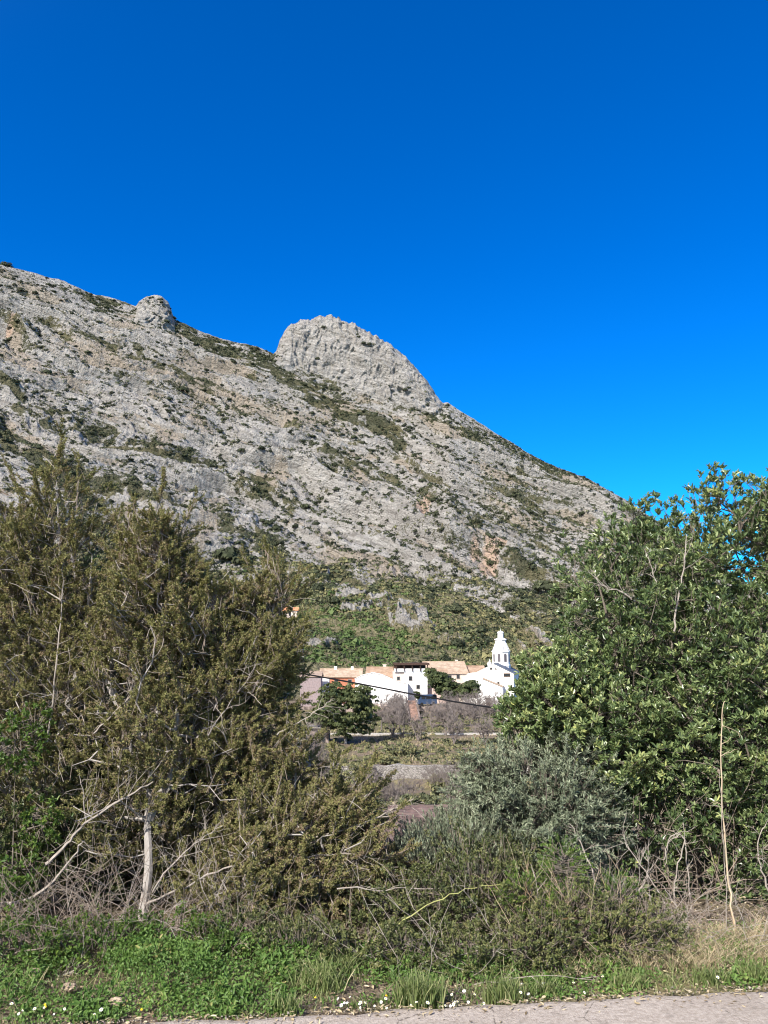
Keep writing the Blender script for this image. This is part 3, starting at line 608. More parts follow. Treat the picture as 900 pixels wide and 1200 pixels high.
# bell tower
Yt = 199.0; tp = at(588, 800, Yt); K = Yt / FPX; t = thing('bell_tower', [tp[0], tp[1], tp[2] - 6], 'white octagonal bell tower with small lantern rising behind the church', 'bell tower')
zz = lambda py: at(588, py, Yt)[2] - (tp[2] - 6)
mb = MB(); mb.lathe([(10.6 * K, 0), (10.6 * K, zz(780.5)), (11.1 * K, zz(780.2)), (11.1 * K, zz(779)), (10.1 * K, zz(778.6)), (10.1 * K, zz(764.5)), (10.9 * K, zz(764)), (10.9 * K, zz(763)), (10 * K, zz(762.4))], [0, 0, 0], 8); mb.build('belfry', m_white, t)
mb = MB(); mb.lathe([(8.0 * K, zz(763)), (7.0 * K, zz(759)), (6.6 * K, zz(756)), (6.2 * K, zz(753.8)), (6.1 * K, zz(751)), (6.3 * K, zz(750.4)), (7.3 * K, zz(749.8)), (7.3 * K, zz(749.1)), (5 * K, zz(748.2)), (3.8 * K, zz(747.6))], [0, 0, 0], 8); mb.build('upper_stage', m_white, t)
mb = MB(); mb.lathe([(3.4 * K, zz(748)), (3.3 * K, zz(742.2)), (3.9 * K, zz(741.8)), (3.9 * K, zz(741.3)), (3.4 * K, zz(740.6)), (1.7 * K, zz(739.6)), (.25 * K, zz(739.1)), (.15 * K, zz(736.5))], [0, 0, 0], 8); mb.build('lantern', m_white, t)
for k in range(8):           # volutes on the corners
    a = k * math.pi / 4; mb = MB(); ca, sa = math.cos(a), math.sin(a)
    prof = [(6.5, 762.6), (9.6, 762.6), (9.3, 760.5), (8.3, 758.5), (7.5, 756.5), (6.6, 754), (6.0, 752.6)]; n_ = len(prof); V = []
    for sgn in (-1, 1):
        for r_, py in prof: V.append([ca * r_ * K - sa * .28 * sgn, sa * r_ * K + ca * .28 * sgn, zz(py)])
    mb.add(V, [[i, (i + 1) % n_, n_ + (i + 1) % n_, n_ + i] for i in range(n_)]); mb.add(V[:n_], [list(range(n_))]); mb.add(V[n_:], [list(range(n_))[::-1]]); mb.build('volute', m_white, t)
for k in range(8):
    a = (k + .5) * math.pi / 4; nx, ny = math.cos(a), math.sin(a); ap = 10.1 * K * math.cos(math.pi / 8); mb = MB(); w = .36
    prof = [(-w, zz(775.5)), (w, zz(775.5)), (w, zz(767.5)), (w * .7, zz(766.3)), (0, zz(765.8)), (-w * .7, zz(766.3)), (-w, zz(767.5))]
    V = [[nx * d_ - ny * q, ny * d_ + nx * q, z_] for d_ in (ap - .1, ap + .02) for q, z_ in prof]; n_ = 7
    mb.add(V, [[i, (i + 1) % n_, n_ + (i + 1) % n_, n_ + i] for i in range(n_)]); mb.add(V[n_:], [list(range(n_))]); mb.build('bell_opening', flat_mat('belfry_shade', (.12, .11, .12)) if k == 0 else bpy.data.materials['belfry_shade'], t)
# dark blue van
Yv = 184.0; vb = at(500, 822, Yv); vb[2] = -10.65; t = thing('parked_van', vb, 'dark blue van parked against the white wall beside the tilted pine', 'van'); t.rotation_euler.z = R(12); t.scale = (1.12, 1.12, 1.2)
m_vblue = flat_mat('dark_blue_paint', (.04, .07, .14), .35, .08, 2, .5); m_tyre = flat_mat('tyre_rubber', (.02, .02, .02))
mb = MB(); mb.prism([(-1.9, .35), (-1.95, 1.0), (-1.75, 1.15), (-1.3, 2.0), (-1.1, 2.1), (1.8, 2.1), (1.9, 1.9), (1.95, .35)], -.85, .85); mb.build('body', m_vblue, t)
for x_ in (-1.25, 1.25):
    for y_ in (-.88, .72):
        mb = MB(); a = np.arange(12) * math.pi / 6; V = [[x_ + .34 * math.cos(q), y, .34 + .34 * math.sin(q)] for y in (y_, y_ + .18) for q in a]; mb.add(V, [[i, (i + 1) % 12, 12 + (i + 1) % 12, 12 + i] for i in range(12)]); mb.add(V[:12], [list(range(12))]); mb.add(V[12:], [list(range(12))]); mb.build('wheel', m_tyre, t)
for x_, w_ in ((-.9, .8), (.1, .9), (1.2, .9)): mb = MB(); mb.box([x_, -.862, 1.55], [w_, .02, .55]); mb.build('side_window', m_pane, t)
# walls and banks
def wall_run(name, pts, h, th, mat, label, cat='wall', capm=None, z0=None):
    t = thing(name, [pts[0][0], pts[0][1], pts[0][2]], label, cat); o_ = np.array(pts[0]); mb = MB(); Q = []
    for p, q in zip(pts[:-1], pts[1:]):
        n_ = max(1, int(math.hypot(q[0] - p[0], q[1] - p[1]) / .8))
        for j in range(n_ + (q is pts[-1])): Q.append(np.array(p) + (np.array(q) - np.array(p)) * j / n_)
    Q = np.array(Q); top = h + RNG.normal(0, h * .04, len(Q)); fr = RNG.normal(0, .04, len(Q)); V = []
    for k_ in range(len(Q)):
        x, y, z = Q[k_] - o_; V += [[x, y - th / 2 + fr[k_], z - .5], [x, y + th / 2, z - .5], [x, y + th / 2, z + top[k_]], [x, y - th / 2 + fr[k_], z + top[k_]]]
    F_ = [];
    for k_ in range(len(Q) - 1):
        for i in range(4): F_.append([k_ * 4 + i, k_ * 4 + (i + 1) % 4, k_ * 4 + 4 + (i + 1) % 4, k_ * 4 + 4 + i])
    mb.add(V, F_); mb.add(V[:4], [[0, 1, 2, 3]]); mb.add(V[-4:], [[0, 1, 2, 3]]); mb.build('wall_face', mat, t)
    if capm:
        mb = MB()
        for k_ in range(len(Q) - 1):
            p, q = Q[k_] - o_, Q[k_ + 1] - o_; mb.add([[p[0], p[1] - th * .65, p[2] + h], [q[0], q[1] - th * .65, q[2] + h], [q[0], q[1] + th * .65, q[2] + h], [p[0], p[1] + th * .65, p[2] + h],
                    [p[0], p[1] - th * .65, p[2] + h + .12], [q[0], q[1] - th * .65, q[2] + h + .12], [q[0], q[1] + th * .65, q[2] + h + .12], [p[0], p[1] + th * .65, p[2] + h + .12]], [[4, 5, 6, 7], [0, 1, 5, 4], [2, 3, 7, 6]])
        mb.build('coping', capm, t)
    return t
def m_drystone():
    m, nt, out = M('terrace_stonework'); g = G(nt); p = g.pos(); q = g.mapv(p, (1, 1, 2.2)); v = g.vor(3.2, q, 'F1', 1); e_ = g.vor(3.2, q, 'DISTANCE_TO_EDGE'); n = g.noise(3, 4, .6, p)
    c = g.mix(.45, g.mix(n, (.3, .28, .25), (.5, .47, .43)), g.mix(v, (.24, .22, .2), (.5, .48, .46))); c = g.mix(g.sstep(e_, .06, .0), c, (.08, .07, .06))
    nt.links.new(g.prin(c, .95, .1, g.bump(g.sstep(e_, 0, .15), .8, .12)), out.inputs[0]); return m
m_ds = m_drystone()
wall_run('terrace_wall', [(-14, 89.6, -12.9), (-4, 89.8, -12.9), (8, 90, -12.9), (20, 90.1, -12.9)], 2.2, .8, m_ds, 'long grey dry stone terrace wall above the ploughed field')
wall_run('low_wall', [(-14, 123.8, -11), (0, 124, -11), (22, 124.5, -11)], .3, .5, flat_mat('pale_concrete', (.45, .43, .4)), 'thin pale kerb wall running below the bare trees')
wall_run('retaining_wall', [(-26, 181.9, -13.4), (0, 182.1, -13.4), (34, 182.3, -13.4)], 2.85, .9, m_stone_dk, 'brown stone retaining wall below the white village houses')
wall_run('village_parapet', [(-14, 182.0, -10.5), (5, 182.1, -10.5)], .45, .4, m_cream, 'pale cream parapet on top of the brown retaining wall')
wall_run('field_wall', [(-9, 50.2, -8.6), (0, 50.4, -8.6), (9, 50.6, -8.6)], .9, .5, m_stone_dk, 'short rough stone wall at the back of the ploughed field')
# reddish steps up the bank
t = thing('stone_steps', at(488, 856, 150), 'narrow reddish brick steps climbing the bank between the bare trees', 'steps'); o_ = at(488, 856, 150); mb = MB()
for k in range(22): mb.box([0, k * 1.35, .13 + k * .105], [1.7, 1.4, .5 + k * .1])
mb.build('treads', m_brick, t)
mb = MB()
for sx in (-1.0, 1.0):
    V = [[sx - .15, 0, 0], [sx + .15, 0, 0], [sx + .15, 30, 3.3], [sx - .15, 30, 3.3]]; V += [[a, b_, c_ + .75] for a, b_, c_ in V]; mb.add(V, [[4, 5, 6, 7], [0, 1, 5, 4], [1, 2, 6, 5], [2, 3, 7, 6], [3, 0, 4, 7]])
mb.build('side_walls', m_stone_dk, t)
# little hut with orange roof on the slope, shed by the pine, pale rock
hb = on_mountain(340, 722); s_ = hb[1] / FPX; t = thing('slope_hut', hb, 'tiny orange roofed hut in the scrub left of the rock outcrop', 'hut')
mb = MB(); mb.box([0, 0, 1.0], [18 * s_ * .9, 4, 3.0]); mb.build('wall', m_cream, t)
mb = MB(); w_ = 10 * s_; V = [[-w_, -2.4, 2.3], [w_, -2.4, 2.3], [w_, 0, 3.7], [-w_, 0, 3.7], [w_, 2.4, 2.3], [-w_, 2.4, 2.3]]; V += [[a, b_, c_ + .2] for a, b_, c_ in V]
mb.add(V, [[0, 1, 2, 3], [3, 2, 4, 5], [6, 7, 8, 9], [9, 8, 10, 11], [0, 1, 7, 6], [4, 5, 11, 10]]); mb.build('roof', m_tile3, t)
mb = MB(); mb.box([0, -2.02, 1.1], [1, .08, 1.8]); mb.build('door', m_wood, t)
sb = at(374, 862, 112); t = thing('field_shed', [sb[0], sb[1], float(gz(sb[0], 112))], 'low shed with pale flat roof left of the dense green pine', 'shed')
mb = MB(); mb.box([0, 1.5, .7], [2.6, 3, 2.6]); mb.build('wall', m_stone_dk, t); mb = MB(); mb.box([0, 1.4, 2.1], [3.3, 3.8, .14]); mb.build('roof', m_stone, t); mb = MB(); mb.box([.2, -.03, .8], [1.3, .06, 1.7]); mb.build('door', m_pane, t)
rb = hit(341, 886); mb = MB(); a = RNG.normal(size=(1, 3))
th_, ph = np.meshgrid(np.linspace(0, math.pi, 16), np.linspace(0, 2 * math.pi, 26)[:-1], indexing='ij'); dd = np.stack([np.sin(th_) * np.cos(ph), np.sin(th_) * np.sin(ph), np.cos(th_)], -1)
rr_ = 1 + .22 * fbm(dd[..., 0] * 1.7 + 5, dd[..., 2] * 2.2 + dd[..., 1], 4, 19); V = dd * rr_[..., None] * np.array([1.5, 1.4, 2.0]) * rb[1] / 100 + np.array([0, 0, .9]); idx = np.arange(16 * 25).reshape(16, 25)
F = np.stack([idx[:-1], idx[1:], np.roll(idx[1:], -1, 1), np.roll(idx[:-1], -1, 1)], -1).reshape(-1, 4); mb.add(V.reshape(-1, 3), F)
o = mb.build('boulder', flat_mat('white_limestone', (.5, .48, .44), .9, .25, 2.5, .1, .6)); o.location = [float(v) for v in rb]; tag(o, 'pale limestone boulder glimpsed through the juniper near the shed', 'boulder')

# ------------------------------------------------------------------ trees of the valley
def blob_pts(blobs, n, inner=.5, amp=.28, seed=0):
    """blobs: (px,py,Y,rx,ry[,depth m]) -> cluster points and outward directions"""
    w = np.array([b_[3] * b_[4] for b_ in blobs], float); w /= w.sum(); k = RNG.choice(len(blobs), n, p=w); D = rnd3(n)
    B = np.array([[*at(b_[0], b_[1], b_[2]), b_[3] * b_[2] / FPX, (b_[5] if len(b_) > 5 else b_[3] * b_[2] / FPX), b_[4] * b_[2] / FPX] for b_ in blobs])[k]
    r = inner + (1 - inner) * RNG.random(n) ** .6; r = r * (1 + amp * pn(D[:, 0] * 2.3 + k * 7.1 + seed, D[:, 2] * 2.3 + D[:, 1] * 1.7) * 1.6)
    return B[:, :3] + D * r[:, None] * B[:, 3:], nrm(D / B[:, 3:] * B[:, 3:4]), k
def far_tree(name, blobs, n, base, h0, label, cat, mat, tint=.5, size=.8, group=None, lean=0):
    base = np.array(base, float); base[2] = min(base[2], float(gz(base[0], base[1]))) if name != 'garden_shrub' else base[2]; t = thing(name, base, label, cat, group)
    C, D, k = blob_pts(blobs, n, .45); mb = MB(); scatter_clumps(mb, C, np.full(n, size) * RNG.uniform(.6, 1.2, n), RNG.normal(tint, .16, n), 22); mb.build('crown', mat, t, base)
    cen = C.mean(0); mb = MB(); mid = base + (cen - base) * .5; mid[2] = base[2] + (cen[2] - base[2]) * .45
    grow(mb, [([base, mid, cen], [h0, h0 * .7, h0 * .3])], C[RNG.choice(n, min(n, 40), replace=False)], .03, .4, .35, .5, .25, h0 * .6, 4); mb.build('trunk', m_bark, t, base); return t
far_tree('pine_tree', [(405, 830, 112, 34, 24), (392, 815, 112, 20, 16), (420, 818, 112, 20, 18), (378, 838, 112, 16, 16), (432, 838, 112, 12, 16), (404, 850, 112, 26, 14)], 560, at(405, 870, 112), .22,
         'dense rounded green pine with pale forked trunk in front of the terracotta house', 'pine tree', m_pine, .55, .62)
far_tree('pine_tree', [(513, 797, 180, 13, 8), (523, 806, 180, 14, 11), (505, 790, 180, 6, 5), (528, 815, 180, 9, 7)], 260, at(530, 828, 180), .25, 'dark pine with a tilted crown in front of the tan roofed house', 'pine tree', m_pine, .3, .85)
far_tree('pine_tree', [(548, 810, 179, 13, 10), (552, 804, 179, 7, 6)], 170, at(549, 829, 179), .25, 'smaller dark green pine beside the white church wall', 'pine tree', m_pine, .35, .85)
far_tree('garden_shrub', [(489, 815, 183.5, 3.2, 5)], 26, at(489, 823, 183.5), .06, 'narrow dark shrub at the left end of the blue van', 'shrub', m_pine, .15, .5)
far_tree('olive_bush', [(500, 945, 53, 22, 12), (520, 935, 54, 22, 14), (478, 940, 53, 14, 8)], 260, at(502, 958, 53), .05, 'dark olive green bush at the far edge of the ploughed field', 'bush', m_slope, .55, .25)
for px, py, Y, rx, ry, n, lab, tn in [(405, 905, 75, 34, 17, 330, 'yellow green bush left of the grey terrace wall', .75), (452, 890, 92, 15, 5, 90, 'low olive green bush on top of the grey terrace wall', .8), (548, 893, 92, 24, 10, 200, 'low green bush at the right end of the grey terrace wall', .7),
                                        (522, 914, 78, 20, 8, 150, 'broad yellowish bush before the right end of the terrace wall', .85), (430, 945, 54, 22, 17, 260, 'olive bush at the left corner of the ploughed field', .7), (470, 878, 108, 18, 7, 120, 'small green bush in the dry grass below the steps', .75)]:
    hb_ = hit(px, py + ry); Y = float(hb_[1])
    far_tree('terrace_bush', [(px, py, Y, rx, ry), (px - rx * .5, py + 3, Y, rx * .5, ry * .7), (px + rx * .55, py + 3, Y, rx * .5, ry * .6)], n, hb_, .05, lab, 'bush', m_slope, tn, .28 * Y / 75)
def bare_tree(px, py, Y, hpx, wpx, n, label, group='leafless trees on the bank below the village', r=.12, tw=.026):
    K_ = Y / FPX; base = at(px, py, Y); base[2] = float(gz(base[0], Y)); h = hpx * K_ * .9; w = wpx * K_ / 2; t = thing('bare_tree', base, label, 'bare tree', group)
    D = rnd3(n); D[:, 2] = np.abs(D[:, 2]); rr_ = RNG.random(n)[:, None] ** .5; T = base + np.array([0, 0, h * .38]) + D * rr_ * np.array([w, w, h * .62])
    mb = MB(); st = [([base, base + [RNG.normal() * .1 * w, 0, h * .25], base + [RNG.normal() * .2 * w, 0, h * .5]], [r, r * .75, r * .4])]
    if RNG.random() < .6: st.append(([base, base + [w * .3, 0, h * .3], base + [w * .5, 0, h * .55]], [r * .7, r * .5, r * .3]))
    if RNG.random() < .6: st.append(([base, base + [-w * .3, .1, h * .3], base + [-w * .45, .2, h * .6]], [r * .7, r * .5, r * .3]))
    A = grow(mb, st, T, tw, .35, .3, h * .09, .2, r * .7, 3)
    k = RNG.choice(len(A), n * 8); dd = nrm(rnd3(n * 8) * .7 + [0, 0, .8]); tubes(mb, A[k], A[k] + dd * h * RNG.uniform(.06, .18, (n * 8, 1)), np.full(n * 8, tw * .7), np.full(n * 8, tw * .4), 3)
    mb.build('branches', m_bare, t, base); return t
for px, py, Y, h, w, n, lab in [(447, 862, 132, 36, 26, 100, 'leftmost leafless tree on the bank right of the dense pine'), (466, 860, 145, 34, 28, 100, 'leafless tree left of the reddish steps'), (472, 868, 118, 44, 22, 100, 'thin leafless tree whose bare trunk stands left of the reddish steps'),
                                (507, 862, 140, 32, 30, 110, 'leafless tree just right of the reddish steps'), (522, 866, 122, 44, 38, 150, 'widest leafless tree directly below the blue van'), (526, 850, 165, 32, 26, 100, 'leafless tree behind the widest one below the blue van'),
                                (540, 858, 140, 40, 34, 130, 'dense leafless tree below the smaller village pine'), (556, 866, 125, 48, 30, 120, 'leafless tree with upright twigs below the church'), (575, 860, 140, 40, 30, 110, 'leafless tree below the church door'),
                                (593, 858, 150, 34, 26, 90, 'rightmost leafless tree half hidden by the grey green shrub'), (457, 850, 168, 28, 26, 90, 'small leafless tree against the brown retaining wall'), (545, 848, 170, 28, 28, 90, 'small leafless tree against the wall below the church')]:
    bare_tree(px, py, Y, h, w, n, lab)
for px, py, Y, h, w, n, lab in [(460, 868, 121, 40, 26, 120, 'bare tree with a leaning trunk near the left end of the pale kerb'), (490, 872, 114, 30, 22, 90, 'low bare tree in the dry grass below the reddish steps'), (532, 874, 112, 34, 26, 100, 'low bare tree in the dry grass below the village pines'),
                                (568, 875, 112, 34, 26, 100, 'low bare tree in the dry grass below the church'), (466, 850, 172, 28, 20, 110, 'bare tree against the wall behind the reddish steps'), (585, 852, 160, 34, 30, 120, 'bare tree against the wall right of the church door'), (428, 856, 160, 32, 30, 110, 'bare tree peeping out behind the dense green pine'),
                                (470, 850, 175, 30, 28, 110, 'bare tree below the sloping white wall'), (562, 850, 172, 32, 28, 110, 'bare tree against the wall right of the village pines')]:
    bare_tree(px, py, Y, h, w, n, lab)
bare_tree(530, 925, 82, 44, 40, 160, 'spreading bare shrub at the right end of the grey terrace wall', None, .04, .014)
bare_tree(470, 930, 68, 40, 34, 140, 'bare shrub standing before the middle of the grey terrace wall', None, .03, .012)
for px, py, Y, h, w, n, lab in [(455, 940, 60, 46, 34, 150, 'brown bare shrub at the left end of the ploughed field'), (485, 915, 80, 30, 30, 120, 'bare shrub before the grey terrace wall below the thin trunked tree'), (425, 930, 58, 50, 34, 150, 'bare brown thicket behind the low juniper'),
                                (512, 950, 56, 34, 26, 120, 'bare shrub behind the ploughed field beside the dark olive bush'), (550, 935, 70, 50, 40, 160, 'bare purplish thicket left of the wild olive')]:
    bare_tree(px, py, Y, h, w, n, lab, 'bare shrubs on the middle terraces', .035, .01)
bare_tree(366, 868, 70, 100, 46, 240, 'tall purplish leafless shrub left of the dense green pine', None, .06, .012)
bare_tree(536, 962, 50, 48, 40, 160, 'leafless grey shrub at the right end of the ploughed field', None, .03, .008)
bare_tree(508, 915, 84, 36, 30, 120, 'small leafless tree in front of the grey terrace wall', None, .04, .012)
bare_tree(440, 905, 80, 40, 30, 120, 'leafless sapling at the left end of the grey terrace wall', None, .04, .012)
# scrub and dry grass on the terraces
n = 11000; x = RNG.uniform(-34, 34, n); y = RNG.uniform(50, 180, n); okk = (np.abs(y - 90) > 1.2) & ((y < 88) | (RNG.random(n) < .8)); x, y = x[okk], y[okk]
C = np.stack([x, y, gz(x, y)], 1); nz = fbm(x / 7, y / 9, 2, 88); mb = MB(); k = nz > -.25
scatter_clumps(mb, C[k], RNG.uniform(.15, .6, k.sum()), RNG.normal(.72, .25, k.sum()), 24); o = mb.build('terrace_scrub', m_slope); tag(o, 'olive green weeds and low scrub on the valley terraces', 'scrub', kind='stuff')
n = 16000; x = RNG.uniform(-14, 22, n); y = RNG.uniform(50, 135, n); k = fbm(x / 6, y / 8, 2, 98) > -.1; x, y = x[k], y[k]; mb = MB(); blades(mb, np.stack([x, y, gz(x, y)], 1), RNG.uniform(.15, .5, len(x)), .05, RNG.uniform(.1, .9, len(x)), RNG.random(len(x)))
o = mb.build('terrace_grass', m_dry); tag(o, 'dry straw coloured grass on the valley terraces', 'dry grass', kind='stuff')
# slope right behind the roadside hedge
n = 5200; x = RNG.uniform(-15, 15, n); y = RNG.uniform(9, 37, n); C = np.stack([x, y, gz(x, y)], 1); mb = MB(); scatter_clumps(mb, C, RNG.uniform(.12, .4, n), RNG.normal(.5, .2, n), 30)
o = mb.build('bank_scrub', m_slope); tag(o, 'low scrub on the bank dropping away behind the roadside shrubs', 'scrub', kind='stuff')
# overhead cable
cb = [at(-420, 640, 14), at(-100, 708, 13.6), at(150, 751, 13.2), at(345, 787.5, 13), at(430, 803, 13), at(500, 816.5, 12.9), at(590, 831, 12.8), at(760, 852, 12.6), at(1150, 890, 12.2)]
mb = MB(); polytube(mb, cb, [.0125] * 9, 6, .5, 0, 8); o = mb.build('overhead_cable', flat_mat('black_cable', (.012, .012, .014), .5, .05, 2)); tag(o, 'black overhead cable sagging across in front of the village', 'cable')
#PART3
# ------------------------------------------------------------------ roadside plants
def sprays(mb, C, D, k, L, ll, lw, tint, jit=.12, spread=.6, shape='dia', up=.15, along=.15, rosette=False):
    n = len(C); C_ = np.repeat(C, k, 0); D_ = np.repeat(nrm(D), k, 0); s = np.tile(np.linspace(along, 1, k), n) if not rosette else RNG.uniform(.5, 1, n * k)
    Lk = np.repeat(np.broadcast_to(L, (n,)), k); B = C_ + D_ * (s * Lk)[:, None] + RNG.normal(size=(n * k, 3)) * (lw * .4)
    ld = nrm(D_ * (.75 if not rosette else .45) + rnd3(n * k) * spread + np.array([0, 0, up])); N = nrm(D_ * .6 + rnd3(n * k) * .6 + np.array([0, 0, .5]))
    t = np.clip(np.repeat(np.broadcast_to(tint, (n,)), k) + RNG.normal(size=n * k) * jit, 0, 1)
    leaves(mb, B, ld, N, ll * RNG.uniform(.65, 1.25, n * k), lw * RNG.uniform(.75, 1.2, n * k), t, shape)
def twigs(mb, C, D, L, r=.0016, back=.5):
    n = len(C); tubes(mb, C - nrm(D) * np.broadcast_to(L, (n,))[:, None] * back, C + nrm(D) * np.broadcast_to(L, (n,))[:, None] * .95, np.full(n, r * 1.3), np.full(n, r * .7), 3)
def sp_juniper(name, label, leaders, base, trunk_pts, n, rt=.05, seed=0, tint=.5, leafk=54, extra=None):
    """leaders: list of (px0,py0,Y0, px1,py1,Y1, [(t, halfwidth px)...])"""
    base = np.array(base); t = thing(name, base, label, 'juniper'); area = [np.trapezoid([w for _, w in l[6]], [q for q, _ in l[6]]) * math.hypot(l[3] - l[0], l[4] - l[1]) if hasattr(np, 'trapezoid') else np.trapz([w for _, w in l[6]], [q for q, _ in l[6]]) * math.hypot(l[3] - l[0], l[4] - l[1]) for l in leaders]
    Cs, Ds, Tg = [], [], []
    for l, a in zip(leaders, area):
        m = int(n * a / sum(area)); A0, A1 = at(*l[:3]), at(*l[3:6]); ts, ws = zip(*l[6]); q = RNG.random(m * 4); wq = np.interp(q, ts, ws); q = q[RNG.random(m * 4) < wq / max(ws)][:m]; m = len(q); wq = np.interp(q, ts, ws) * l[2] / FPX
        ax = nrm(A1 - A0); e1 = np.array([1., 0, 0]) - ax * ax[0]; e1 = nrm(e1); e2 = np.cross(ax, e1)
        an = RNG.uniform(0, 2 * math.pi, m); r = RNG.random(m) ** .5 * (1 + .75 * pn(an * 1.3 + seed, q * 11)); r = r * (1 + .35 * (RNG.random(m) < .1))
        rad = np.cos(an)[:, None] * e1 + np.sin(an)[:, None] * e2 * 1.0
        C = A0 + (A1 - A0) * q[:, None] + rad * (r * wq)[:, None]; D = nrm(ax * .62 + rad * RNG.uniform(.3, 1.2, m)[:, None] + rnd3(m) * .55)
        Cs.append(C); Ds.append(D)
    C = np.concatenate(Cs); D = np.concatenate(Ds)
    m = 130; k = RNG.choice(len(C), m, p=(lambda w_: w_ / w_.sum())(np.exp((C[:, 2] - C[:, 2].max()) * .9))); S0 = C[k]; SD = nrm(D[k] + np.array([0, 0, .55])); SL = RNG.uniform(.12, .34, m)
    sh = [(S0 + SD * (SL * f)[:, None] + rnd3(m) * .018 * (1.2 - f), nrm(SD + rnd3(m) * .45)) for f in np.linspace(.1, 1, 9)]
    # clumpy gaps
    nz = fbm(C[:, 0] * 3.1 + seed, C[:, 2] * 3.1 + C[:, 1], 3, 200 + seed); keep = nz > -.32 - .25 * RNG.random(len(C)) + .3 * ss(1.8, 3.0, C[:, 2]); C, D, nz = C[keep], D[keep], nz[keep]
    C = np.concatenate([C] + [a for a, _ in sh]); D = np.concatenate([D] + [b_ for _, b_ in sh])
    cl = pn(C[:, 0] * 5 + seed, C[:, 2] * 5 + C[:, 1] * 3, 77); tt = np.clip(tint - .06 + .1 * cl + RNG.normal(0, .12, len(C)), .02, 1)
    L = RNG.uniform(.05, .13, len(C)); mb = MB(); sprays(mb, C, D, leafk, L, .019, .0085, tt, .15, .9)
    cr = mb.build('foliage', m_juni, t, base)
    mb = MB(); k = RNG.choice(len(C), min(len(C), 750), replace=False); stems = [(tp, [rt * (1 - .96 * i / (len(tp) - 1)) for i in range(len(tp))]) for tp in trunk_pts]
    grow(mb, stems, C[k], .0022, .42, .3, .09, .3, rt * .6, 4); mb.build('trunk', m_bark, t, base); mb = MB(); twigs(mb, C, D, L, .0014, .9); tubes(mb, S0, S0 + SD * SL[:, None], np.full(m, .003), np.full(m, .0015), 4); mb.build('twigs', m_twig, t, base); return t, C, D
W = lambda *a: list(a)
JU = []
JU.append(sp_juniper('juniper', 'tallest juniper at the far left with a pointed tip against the rock face', [
    (55, 1060, 5.9, 66, 532, 5.7, W((0, 40), (.2, 90), (.5, 92), (.72, 78), (.86, 46), (.95, 20), (1, 4))), (20, 900, 5.7, 8, 575, 5.8, W((0, 50), (.5, 48), (.8, 30), (1, 4))),
    (80, 820, 5.6, 108, 630, 5.6, W((0, 40), (.6, 26), (1, 5))), (45, 760, 5.8, 40, 590, 5.9, W((0, 40), (.7, 22), (1, 4)))],
    at(58, 1112, 5.6), [[at(58, 1112, 5.6), at(60, 1000, 5.8), at(50, 850, 5.8), at(70, 700, 5.7), at(66, 560, 5.7)], [at(60, 1000, 5.8), at(20, 850, 5.7), at(8, 620, 5.8)], [at(60, 900, 5.7), at(98, 760, 5.6), at(108, 650, 5.6)]], 5000, .045, 1, .8))
JU.append(sp_juniper('juniper', 'juniper with twin spires and pale leaning trunk left of centre', [
    (170, 1000, 5.5, 186, 588, 5.3, W((0, 50), (.25, 80), (.55, 62), (.75, 42), (.9, 22), (1, 4))), (215, 850, 5.4, 204, 612, 5.4, W((0, 50), (.5, 34), (.8, 20), (1, 4))),
    (160, 760, 5.5, 152, 618, 5.5, W((0, 14), (.4, 22), (.7, 20), (1, 4))), (240, 900, 5.4, 252, 680, 5.4, W((0, 55), (.5, 40), (.85, 20), (1, 5)))],
    at(163, 1094, 5.2), [[at(163, 1094, 5.2), at(174, 1020, 5.25), at(173, 960, 5.3), at(180, 880, 5.35), at(190, 760, 5.35), at(186, 610, 5.3)], [at(180, 880, 5.35), at(128, 800, 5.45), at(148, 730, 5.5), at(157, 680, 5.5), at(152, 630, 5.5)], [at(173, 960, 5.3), at(225, 850, 5.4), at(250, 700, 5.4)]], 4400, .034, 2, .8))
JU.append(sp_juniper('juniper', 'juniper leaning right with ragged side shoots just left of the village', [
    (240, 1020, 5.7, 326, 672, 5.6, W((0, 60), (.3, 66), (.6, 44), (.8, 28), (.93, 13), (1, 4))), (275, 900, 5.5, 345, 750, 5.5, W((0, 44), (.5, 26), (.85, 12), (1, 3))), (230, 1090, 5.1, 320, 980, 5.2, W((0, 40), (.5, 44), (1, 20))),
    (290, 820, 5.6, 298, 690, 5.6, W((0, 40), (.6, 26), (1, 5))), (290, 760, 5.6, 362, 728, 5.6, W((0, 16), (.5, 9), (1, 2)))],
    at(235, 1096, 5.5), [[at(235, 1096, 5.5), at(248, 980, 5.6), at(285, 840, 5.6), at(318, 720, 5.6), at(326, 684, 5.6)], [at(248, 980, 5.6), at(290, 880, 5.5), at(340, 760, 5.5)]], 4200, .03, 3, .78))
JU.append(sp_juniper('juniper', 'low spreading olive green juniper filling the middle below the boulder', [
    (290, 1040, 5.2, 432, 930, 5.3, W((0, 66), (.4, 56), (.8, 26), (1, 6))), (290, 1065, 5.1, 470, 1015, 5.2, W((0, 55), (.5, 42), (.85, 24), (1, 6))), (270, 970, 5.4, 362, 895, 5.4, W((0, 46), (.5, 32), (1, 8))),
    (385, 1010, 5.3, 408, 930, 5.3, W((0, 36), (.6, 22), (1, 6)))],
    at(290, 1100, 5.1), [[at(290, 1100, 5.1), at(310, 1050, 5.15), at(370, 985, 5.25), at(430, 935, 5.3)], [at(310, 1050, 5.15), at(400, 1035, 5.15), at(465, 1015, 5.2)]], 3900, .025, 4, .84))
